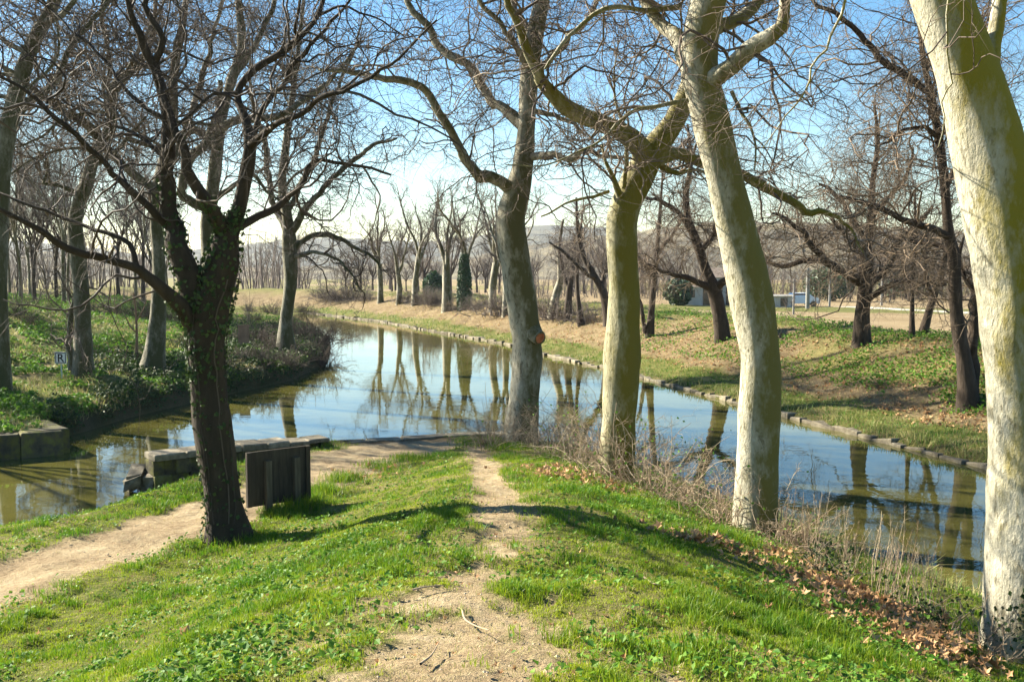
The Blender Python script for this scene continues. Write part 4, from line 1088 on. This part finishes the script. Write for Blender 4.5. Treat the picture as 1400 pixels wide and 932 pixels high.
# spit wall, with its broken left end
wl_ = wall_along('stone_wall', 'low old stone wall with a broken end, along the water behind the dark board', 'wall', [(-7.45, 19.95), (-6.4, 20.75), (-5.4, 21.5), (-4.35, 22.25)], .62, np.array([.77, .79, .76, .74]), .66, stone, 1, .62, side=-1, top_jit=.012, out_jit=.035)
rf = wall_along('rubble_face', 'x', 'x', [(-7.45, 19.95), (-6.4, 20.75), (-5.4, 21.5), (-4.35, 22.25)], .54, np.array([.655, .655, .655, .655]), .36, mossy_stone, 8, .24, side=-1, top_jit=.004, out_jit=.085, shift=.06)
rf2 = wall_along('rubble_face', 'x', 'x', [(-7.45, 19.95), (-6.4, 20.75), (-5.4, 21.5), (-4.35, 22.25)], .54, np.array([.355, .355, .355, .355]), -.4, mossy_stone, 9, .28, side=-1, top_jit=.004, out_jit=.085, shift=.05)
for o in (rf, rf2):
    del o['label'], o['category']; o.parent = wl_
a = Acc()
rg = np.random.default_rng(4)
for k in range(9):
    x, y, z = -7.62 + rg.uniform(-.12, .55), 19.72 + rg.uniform(-.12, .35), rg.uniform(.08, .4)
    s = rg.uniform(.1, .22); R_ = rg.uniform(0, 3)
    def Mx(v, x=x, y=y, z=z, R_=R_):
        c, s_ = math.cos(R_), math.sin(R_)
        w = v + rg.normal(0, .02, v.shape)
        w = np.column_stack([w[:, 0] * c - w[:, 1] * s_, w[:, 0] * s_ + w[:, 1] * c, w[:, 2] + .35 * w[:, 0]])
        return w + np.array([x, y, z])
    a.box(-s, s, -s * .7, s * .7, -s * .6, s * .6, Mx)
link('rubble_end', a.mesh('rubble_end', smooth=False), stone, wl_)
wall_along('stone_kerb', 'thin pale stone kerb at the rounded tip of the spit', 'kerb', [(-4.3, 22.42), (-3.4, 22.78), (-2.5, 23.06), (-1.7, 23.4), (-.9, 23.7), (-.2, 23.85)], .4, .56, -.4, stone, 2, 1.1, side=-1, top_jit=.01)
q1 = wall_along('stone_quay', 'dark stone quay corner with a mossy top, at the left edge below the ivy bank', 'quay', [(-30, 12.9), (-17, 20.55), (-11.9, 23.15), (-10.85, 23.8), (-12.1, 25.35)], .75, .58, -.5, mossy_stone, 3, .8, side=1, top_jit=.01, shift=-.16)
wall_along('stone_edging', 'worn pale stone edging along the far canal bank', 'edging', RIGHT[3:-3], .45, .10, -.4, stone, 5, .62, side=-1, top_jit=.035, out_jit=.06)

# ------------------------------------------------------------------ boards and signs
wood = simple('dark_weathered_wood', [(.3, (.025, .02, .014)), (.6, (.055, .045, .03)), (.8, (.09, .075, .05))], 3, .85, .6, .01, 20, (6, 6, .6))
gb = hit(367, 700)
Yl, Yr = gb[1] - .1, gb[1] + .55
pl, pr = at(338, 694, Yl), at(424, 677, Yr)
u2 = pr[:2] - pl[:2]; Lb = np.linalg.norm(u2); th = math.atan2(u2[1], u2[0])
zc = pl[2]
root = thing('information_board', (pl[0], pl[1], H(pl[0], pl[1])), 'dark wooden notice board seen from behind, beside the ivy clad trunk', 'board'); root.rotation_euler = (0, 0, th)
z0 = zc - root.location.z; hB = 77 * Yl / F
for k in range(4):
    pass
a = Acc(); a.box(0, Lb, 0, .035, z0, z0 + hB); link('panel', a.mesh('panel', smooth=False, attr=False), wood, root)
for x in (.0, Lb - .07):
    a = Acc(); a.box(x, x + .07, -.028, -.002, z0 + .003, z0 + hB - .003); link('frame_batten', a.mesh('frame_batten', smooth=False, attr=False), wood, root)
wood2 = simple('grey_post_wood', [(.3, (.05, .045, .03)), (.7, (.12, .105, .07))], 3, .85, .5, .01, 20, (6, 6, .6))
for x in (Lb * .31, Lb * .76):
    a = Acc(); a.box(x - .045, x + .045, -.095, -.003, -.35, z0 + hB * .82); link('post', a.mesh('post', smooth=False, attr=False), wood2, root)

gs = hit(84, 519)
ks = gs[1] / F
root = thing('letter_sign', gs, 'small white square sign with a black letter R on the ivy bank', 'sign')
wht = simple('white_sign_enamel', [(.3, (.66, .66, .68)), (.7, (.76, .76, .78))], 3, .5)
blk = simple('black_sign_paint', [(.3, (.012, .012, .014)), (.7, (.02, .02, .022))], 3, .5)
zs = 22 * ks; W = 16 * ks
a = Acc(); limb_tube(a, spline(np.array([[0, .03, -.3, .022], [0, .03, zs * .5, .022], [0, .03, zs + W * .8, .022]]), step=.3), 8, np.random.default_rng(1), 0); link('post', a.mesh('post', attr=False), simple('galvanised_post', [(.3, (.25, .33, .32)), (.7, (.36, .44, .42))], 3, .5), root)
a = Acc(); a.box(-W / 2, W / 2, -.008, .006, zs, zs + W); plate = link('plate', a.mesh('plate', smooth=False, attr=False), wht, root)
a = Acc(); bw = W * .065; i0 = W * .05
for (x0, x1, zz0, zz1) in [(-W / 2 + i0, W / 2 - i0, zs + i0, zs + i0 + bw), (-W / 2 + i0, W / 2 - i0, zs + W - i0 - bw, zs + W - i0), (-W / 2 + i0, -W / 2 + i0 + bw, zs + i0 + bw, zs + W - i0 - bw), (W / 2 - i0 - bw, W / 2 - i0, zs + i0 + bw, zs + W - i0 - bw)]:
    a.box(x0, x1, -.013, -.009, zz0, zz1)
link('border', a.mesh('border', smooth=False, attr=False), blk, plate)
cu = bpy.data.curves.new('letter', 'FONT'); cu.body = 'R'; cu.size = W * .98; cu.align_x = 'CENTER'; cu.extrude = .003; cu.offset = W * .012
tmp = bpy.data.objects.new('letter_curve', cu)
COL.objects.link(tmp); bpy.context.view_layer.update()
me_ = bpy.data.meshes.new_from_object(tmp.evaluated_get(bpy.context.evaluated_depsgraph_get()))
bpy.data.objects.remove(tmp)
lt = link('letter', me_, blk, plate); lt.location = (0, -.014, zs + W * .16); lt.rotation_euler = (math.pi / 2, 0, 0)

gs = hit(329, 480); ks = gs[1] / F
root = thing('notice_sign', gs, 'faded brown notice panel on a thin post, on the shaded left bank', 'sign')
a = Acc(); a.box(-.03, .03, .01, .05, -.3, 12 * ks); link('post', a.mesh('post', smooth=False, attr=False), wood2, root)
a = Acc(); a.box(-3 * ks, 12 * ks, -.012, .008, 11 * ks, 36 * ks); link('panel', a.mesh('panel', smooth=False, attr=False), simple('faded_brown_panel', [(.35, (.17, .10, .07)), (.65, (.27, .17, .12))], 2.5, .7), root)

# ------------------------------------------------------------------ grass, weeds and litter
def blades(acc, pos, h, w, rg, lean=.5, tint=None):
    n = len(pos)
    az = rg.uniform(0, 2 * np.pi, n)
    sd = np.column_stack([np.cos(az), np.sin(az), np.zeros(n)])
    la = rg.uniform(0, 2 * np.pi, n); lm = np.abs(rg.normal(0, lean, n)) * h
    ln = np.column_stack([np.cos(la) * lm, np.sin(la) * lm, np.zeros(n)])
    hz_ = np.column_stack([np.zeros(n), np.zeros(n), h])
    w = np.broadcast_to(w, (n,))[:, None]
    v = np.stack([pos - sd * w / 2, pos + sd * w / 2, pos + ln * .35 + hz_ * .58 + sd * w * .38, pos + ln * .35 + hz_ * .58 - sd * w * .38, pos + ln + hz_ * (1 - .25 * np.minimum(1, (lm / h)[:, None]))], 1)
    k = np.arange(n)[:, None] * 5
    t = rg.random(n) if tint is None else tint
    acc.add(v.reshape(-1, 3), k + np.array([[0, 1, 2, 3]]), k + np.array([[3, 2, 4]]), tint=np.repeat(t, 5))

def view_scatter(n, y0, y1, rg, p=1.0, px=(-320, 1640)):
    """points on the ground in front of the camera, denser near it"""
    uu = rg.random(n)
    if p == 1.0: Y = y0 * (y1 / y0) ** uu
    else: Y = (y0 ** (1 - p) + uu * (y1 ** (1 - p) - y0 ** (1 - p))) ** (1 / (1 - p))
    X = (rg.uniform(px[0], px[1], n) - 700) / F * Y
    hh, m = terrain(X, Y)
    return X, Y, hh, m
rg = np.random.default_rng(99)
ga = Acc()
X, Y, hh, m = view_scatter(1000000, 4.6, 24.5, rg, .75)
dm = np.maximum(path_mask(X, Y), gravel_mask(X, Y))
dens = (.30 + .9 * sstep((fbm(X * 1.1, Y * 1.1, 201) * .6 + fbm(X * 4.5, Y * 4.5, 205) * .4 - .30) * 3.2)) * (1 - dm * 1.2)
worn = np.exp(-((X - I(Y, PATH[::-1, 1], PATH[::-1, 0])) / (2.1 * I(Y, PATH[::-1, 1], PATH[::-1, 2]))) ** 2) * np.clip((13 - Y) / 3, .25, 1)
dens *= 1 - .72 * worn * sstep((fbm(X * 2.6, Y * 2.6, 207) - .3) * 3)
right = np.clip((X - I(Y, [5, 10, 15, 22], [1.6, 1.8, 1.6, .2])) / 1.5, 0, 1)
dens *= 1 - .45 * right
dens *= np.where(m['dS'] < .6, .5, 1)
k = m['sp'] & (rg.random(len(X)) < dens) & (hh > .04)
X, Y, hh = X[k], Y[k], hh[k]
tuft = fbm(X * 2.2, Y * 2.2, 211) * .6 + fbm(X * 7, Y * 7, 213, 2) * .4
hgt = (.020 + .060 * sstep((tuft - .42) * 3.6) ** 1.4) * rg.uniform(.6, 1.35, len(X)) * (1 + .02 * Y)
tint = np.clip(.85 - .7 * sstep((tuft - .4) * 3.2) + rg.normal(0, .22, len(X)) + .6 * (fbm(X * .6, Y * .6, 215) - .5) + .2 * worn[k], 0, 1)
blades(ga, np.column_stack([X, Y, hh - .008]), hgt, .0035 + .00028 * Y, rg, .6, tint)
# long tussocks: on the slope by the board, at the ivy trunk, at the spit tip and beside the path
for (px, py, n, r_, h_) in [(410, 690, 700, .45, .22), (440, 672, 600, .4, .2), (470, 655, 500, .4, .2), (385, 705, 260, .25, .16), (310, 745, 300, .35, .16), (345, 735, 260, .3, .14), (660, 606, 500, .45, .18), (700, 612, 600, .5, .16), (640, 604, 300, .35, .16), (960, 900, 500, .35, .13), (1120, 860, 500, .3, .15), (1060, 830, 400, .3, .14), (960, 740, 260, .3, .2), (1010, 740, 260, .3, .2), (1180, 900, 400, .25, .14), (860, 885, 300, .25, .1), (520, 640, 400, .4, .16), (555, 628, 400, .4, .16)]:
    g = hit(px, py)
    P_ = g[None] + np.column_stack([rg.normal(0, r_ * .5, n), rg.normal(0, r_ * .5, n), np.zeros(n)])
    P_[:, 2] = terrain(P_[:, 0], P_[:, 1])[0] - .01
    blades(ga, P_, h_ * rg.uniform(.4, 1.2, n), .006 + .0002 * g[1], rg, .55, np.clip(rg.normal(.35, .25, n), 0, 1))
o = link('grass', ga.mesh('grass', smooth=False), M['grass']); o['kind'] = 'stuff'

# dead straw lying between the green blades
sa_ = Acc()
X, Y, hh, m = view_scatter(190000, 4.6, 22, rg, .8)
k = m['sp'] & (hh > .08) & (rg.random(len(X)) < (.15 + .7 * fbm(X * .9, Y * .9, 275)) * (1 - .8 * gravel_mask(X, Y)) * (1 - .6 * path_mask(X, Y)))
X, Y, hh = X[k], Y[k], hh[k]; n = len(X)
blades(sa_, np.column_stack([X, Y, hh - .004]), rg.uniform(.012, .04, n), .003 + .0002 * Y, rg, 1.6, np.clip(rg.normal(.8, .18, n), 0, 1))
o = link('dead_grass', sa_.mesh('dead_grass', smooth=False), M['bank_grass']); o['kind'] = 'stuff'
# clods and small stones on the bare earth
pa = Acc()
X, Y, hh, m = view_scatter(26000, 4.6, 20, rg, .8)
k = m['sp'] & (rg.random(len(X)) < np.maximum(path_mask(X, Y), gravel_mask(X, Y) * .7) * fbm(X * 1.5, Y * 1.5, 281) * .9)
X, Y, hh = X[k], Y[k], hh[k]; n = len(X)
oc = np.array([(1, 0, 0), (0, 1, 0), (-1, 0, 0), (0, -1, 0), (0, 0, .7), (0, 0, -.5)])
sz = np.abs(rg.normal(0, .0055, n)) + .003
V = np.column_stack([X, Y, hh])[:, None] + sz[:, None, None] * oc[None] * rg.uniform(.5, 1.3, (n, 6, 1))
tr_ = np.array([(0, 1, 4), (1, 2, 4), (2, 3, 4), (3, 0, 4), (1, 0, 5), (2, 1, 5), (3, 2, 5), (0, 3, 5)])
pa.add(V.reshape(-1, 3), None, (np.arange(n)[:, None, None] * 6 + tr_[None]).reshape(-1, 3))
o = link('pebbles', pa.mesh('pebbles', smooth=False), simple('earth_clod', [(.3, (.22, .16, .10)), (.7, (.50, .41, .29))], 30, .95)); o['kind'] = 'stuff'

# bank grass: far bank and left bank
ba = Acc()
X, Y, hh, m = view_scatter(170000, 20, 100, rg, 1.0, (350, 1420))
dR_ = m['dR']; nz = fbm(X * .5, Y * .5, 221)
k = m['rt'] & (dR_ > .1) & (dR_ < 13) & (rg.random(len(X)) < np.where(dR_ < 2.2, .9, np.where(dR_ < 6.0, .28, .7)) * (.3 + nz))
X, Y, hh, dR_, nz = X[k], Y[k], hh[k], dR_[k], nz[k]
tint = np.clip(np.where(dR_ < 2.4, .12, np.where(dR_ < 6, .75, .2)) + (nz - .5) * 1.2 + rg.normal(0, .2, len(X)), 0, 1)
blades(ba, np.column_stack([X, Y, hh - .02]), rg.uniform(.05, .16, len(X)) * (.8 + Y * .006), .008 + .0005 * Y, rg, .8, tint)
X, Y, hh, m = view_scatter(80000, 20, 70, rg, 1.0, (-330, 470))
nz = fbm(X * .7, Y * .7, 231)
k = m['lf'] & (m['dL'] > .15) & (rg.random(len(X)) < sstep((nz - .40) * 5))
X, Y, hh = X[k], Y[k], hh[k]
blades(ba, np.column_stack([X, Y, hh - .02]), rg.uniform(.08, .28, len(X)), .008 + .0004 * Y, rg, .9, np.clip(rg.normal(.55, .3, len(X)), 0, 1))
o = link('bank_grass', ba.mesh('bank_grass', smooth=False), M['bank_grass']); o['kind'] = 'stuff'

# long grass hanging over the stone edging and the water edge
oa = Acc(); X, Y, hh, m = view_scatter(160000, 8, 75, rg, 1.0, (350, 1420))
dd = np.minimum(m['dR'], m['dS']); nz = fbm(X * 1.3, Y * 1.3, 225)
k = ((m['rt'] & (m['dR'] > .12) & (m['dR'] < .75)) | (m['sp'] & (m['dS'] > .05) & (m['dS'] < .9) & (X > .5))) & (rg.random(len(X)) < sstep((nz - .36) * 5))
X, Y, hh = X[k], Y[k], hh[k]
blades(oa, np.column_stack([X, Y, np.maximum(hh, .02) - .01]), rg.uniform(.10, .30, len(X)), .008 + .0004 * Y, rg, .9, np.clip(rg.normal(.5, .3, len(X)), 0, 1))
o = link('bank_grass', oa.mesh('bank_grass', smooth=False), M['bank_grass']); o['kind'] = 'stuff'

# leafy weeds: clumps on the spit, a carpet on the left bank
wa_ = Acc()
X, Y, hh, m = view_scatter(80000, 4.6, 22, rg, .8)
nz = fbm(X * 1.1, Y * 1.1, 241); side = sstep((-X - .8 + (Y - 6) * .02) / 1.5) + .55 * sstep((X - 1) / 1.5)
dm = np.maximum(path_mask(X, Y), gravel_mask(X, Y))
k = m['sp'] & (rg.random(len(X)) < sstep((nz - .43) * 6) * (.32 + .9 * side) * (1 - dm)) & (hh > .1)
X, Y, hh = X[k], Y[k], hh[k]; n = len(X)
leaf_quads(wa_, np.column_stack([X, Y, hh + rg.uniform(.01, .09, n)]), rg.normal(0, .55, (n, 3)) + np.array([0, 0, 1]), rg.uniform(.018, .06, n), rg)
X, Y, hh, m = view_scatter(210000, 20, 75, rg, 1.0, (-330, 470))
nz = fbm(X * .45, Y * .45, 251); n2 = fbm(X * 1.6, Y * 1.6, 255)
k = m['lf'] & (m['dL'] > .3) & (m['dL'] < 26) & (rg.random(len(X)) < sstep((nz * .5 + n2 * .5 - .42) * 8))
X, Y, hh, n2 = X[k], Y[k], hh[k], n2[k]; n = len(X)
leaf_quads(wa_, np.column_stack([X, Y, hh + rg.uniform(.0, .32, n) * n2]), rg.normal(0, .6, (n, 3)) + np.array([0, 0, 1]), rg.uniform(.07, .15, n), rg)
X, Y, hh, m = view_scatter(60000, 20, 60, rg, 1.0, (860, 1420))
nz = fbm(X * .6, Y * .6, 261)
k = m['rt'] & (m['dR'] > 3.0) & (m['dR'] < 10) & (rg.random(len(X)) < sstep((nz - .34) * 5))
X, Y, hh = X[k], Y[k], hh[k]; n = len(X)
leaf_quads(wa_, np.column_stack([X, Y, hh + rg.uniform(.0, .22, n)]), rg.normal(0, .6, (n, 3)) + np.array([0, 0, 1]), rg.uniform(.06, .13, n), rg)
o = link('weeds', wa_.mesh('weeds', smooth=False), M['weed']); o['kind'] = 'stuff'

# dark ivy and bramble leaves over the shaded bank corner
iv = Acc()
X, Y, hh, m = view_scatter(110000, 26, 62, rg, 1.0, (60, 480))
n2 = fbm(X * .9, Y * .9, 291)
k = m['lf'] & (m['dL'] > .05) & (rg.random(len(X)) < np.where(Y > 33, sstep((6.5 - m['dL']) / 3), sstep((1.6 - m['dL']) / 1)) * sstep((n2 - .28) * 5)) & (pdist(X, Y, QUAYSEG) > .9)
X, Y, hh, n2 = X[k], Y[k], hh[k], n2[k]; n = len(X)
leaf_quads(iv, np.column_stack([X, Y, hh + rg.uniform(0, .55, n) * n2]), rg.normal(0, .7, (n, 3)) + np.array([0, -.2, .8]), rg.uniform(.06, .13, n), rg)
o = link('ivy_carpet', iv.mesh('ivy_carpet', smooth=False), M['ivy']); o['kind'] = 'stuff'

# dry leaves: drifts along the right edge of the spit and scattered on the slopes
def dry_leaves(acc, pos, size, rg, nrm=None):
    """a curled five-lobed leaf each"""
    n = len(pos); L = 11
    prof = np.array([1, .45, .85, .4, .7, .25, .7, .4, .85, .45]) * .5
    th = np.linspace(0, 2 * np.pi, 10, endpoint=False)
    nn = norm((rg.normal(0, .55, (n, 3)) if nrm is None else nrm) + np.array([0, 0, 1.0]))
    a1 = norm(np.cross(nn, rg.normal(0, 1, (n, 3)))); a2 = np.cross(nn, a1)
    curl = rg.uniform(.25, 1.3, n)
    V = np.zeros((n, L, 3))
    for i in range(10):
        x, y = prof[i] * math.cos(th[i]), prof[i] * math.sin(th[i])
        zz = curl * (abs(x) ** 1.5 + abs(y) * .6) + rg.normal(0, .05, n)
        V[:, i] = pos + size[:, None] * (a1 * x + a2 * y + nn * zz[:, None])
    V[:, 10] = pos
    k = np.arange(n)[:, None, None] * L
    tri = np.array([(i, (i + 1) % 10, 10) for i in range(10)])[None]
    acc.add(V.reshape(-1, 3), None, (k + tri).reshape(-1, 3), tint=np.repeat(rg.random(n), L))
la = Acc()
def drift(px, py, n, sx, sy):
    n = int(n * 1.35); sx *= 1.25; sy *= 1.25; g = hit(px, py)
    P_ = g[None] + np.column_stack([rg.normal(0, sx, n), rg.normal(0, sy, n), np.zeros(n)])
    hh, mm = terrain(P_[:, 0], P_[:, 1]); P_[:, 2] = hh + rg.uniform(.0, .1, n)
    P_ = P_[mm['sp'] & (hh > .05)]
    dry_leaves(la, P_, rg.uniform(.07, .16, len(P_)), rg)
for a_ in [(945, 738, 60, .25, .2), (1000, 752, 40, .3, .2), (1120, 800, 60, .25, .25), (1165, 815, 90, .22, .25), (1205, 835, 120, .2, .22), (1235, 855, 80, .2, .2), (1150, 835, 60, .25, .25), (1290, 890, 60, .2, .2), (1235, 885, 40, .2, .2), (1320, 905, 40, .2, .15), (1060, 790, 50, .3, .3), (1090, 770, 40, .3, .2), (760, 645, 70, .3, .3), (800, 660, 60, .35, .3), (505, 650, 26, .3, .3)]: drift(*a_)
X, Y, hh, m = view_scatter(9000, 4.8, 22, rg, .8)
k = m['sp'] & (rg.random(len(X)) < .14 + .22 * sstep((X - 1.2) / 1.5) + .06 * sstep((-X - 1) / 1)) & (hh > .1) & (gravel_mask(X, Y) < .4)
dry_leaves(la, np.column_stack([X, Y, hh + .015])[k], rg.uniform(.018, .075, k.sum()), rg)
X, Y, hh, m = view_scatter(40000, 22, 80, rg, 1.0, (600, 1420))
k = m['rt'] & (m['dR'] > 1.8) & (m['dR'] < 7.5) & (rg.random(len(X)) < .35)
dry_leaves(la, np.column_stack([X, Y, hh + .02])[k], rg.uniform(.10, .2, k.sum()), rg)
o = link('fallen_leaves', la.mesh('fallen_leaves', smooth=False), M['litter']); o['kind'] = 'stuff'
# single large leaves and fallen twigs
for (px, py, s, lab) in [(250, 876, .17, 'large curled brown leaf lying on the grassy slope in the lower left'), (209, 806, .12, 'reddish brown dry leaf on the slope below the gravel path'), (1050, 838, .13, 'flat tan dry leaf on the grass left of the leaf heap')]:
    g = hit(px, py); a = Acc()
    dry_leaves(a, np.array([[0, 0, .045], [.03, .02, .03]])[: 2 if s > .15 else 1], np.array([s, s * .8])[: 2 if s > .15 else 1], rg)
    o = link('dry_leaf', a.mesh('dry_leaf', smooth=False), M['litter'], loc=g); set_tag(o, lab, 'leaf')
for (pts, lab) in [([(632, 838), (636, 850), (650, 860), (668, 868)], 'curved pale twig lying on the bare earth in the foreground'), ([(880, 795), (892, 800), (903, 806)], 'short pale stick lying in the grass right of the path'), ([(564, 812), (580, 806), (606, 804)], 'dark twig lying left of the bare earth patch'), ([(575, 915), (590, 900), (600, 885)], 'thin dark twig on the bare earth at the bottom edge')]:
    p = np.array([hit(*q) for q in pts]); b0 = p[0].copy(); p[:, 2] += .02
    sp_ = spline(np.column_stack([p, np.linspace(.008, .003, len(p))]), step=.04); a = Acc(); limb_tube(a, sp_, 6, rg, .1)
    o = link('fallen_twig', a.mesh('fallen_twig', b0, attr=True), M['dry_stem'], loc=b0); set_tag(o, lab, 'twig')

# ------------------------------------------------------------------ air
a = Acc(); a.box(-1900, 2000, -80, 2700, -8, 75)
hm = bpy.data.materials.new('thin_haze'); hm.use_nodes = True; nt = hm.node_tree; nt.nodes.clear()
out = nt.nodes.new('ShaderNodeOutputMaterial'); pv = nt.nodes.new('ShaderNodeVolumePrincipled')
pv.inputs['Color'].default_value = (.80, .88, 1, 1); pv.inputs['Density'].default_value = .00012; pv.inputs['Anisotropy'].default_value = .3
nt.links.new(pv.outputs[0], out.inputs['Volume'])
o = link('haze', a.mesh('haze', smooth=False, attr=False), hm); o['kind'] = 'stuff'

# tidy helper properties
for o in bpy.data.objects:
    if 'foot' in o: del o['foot']
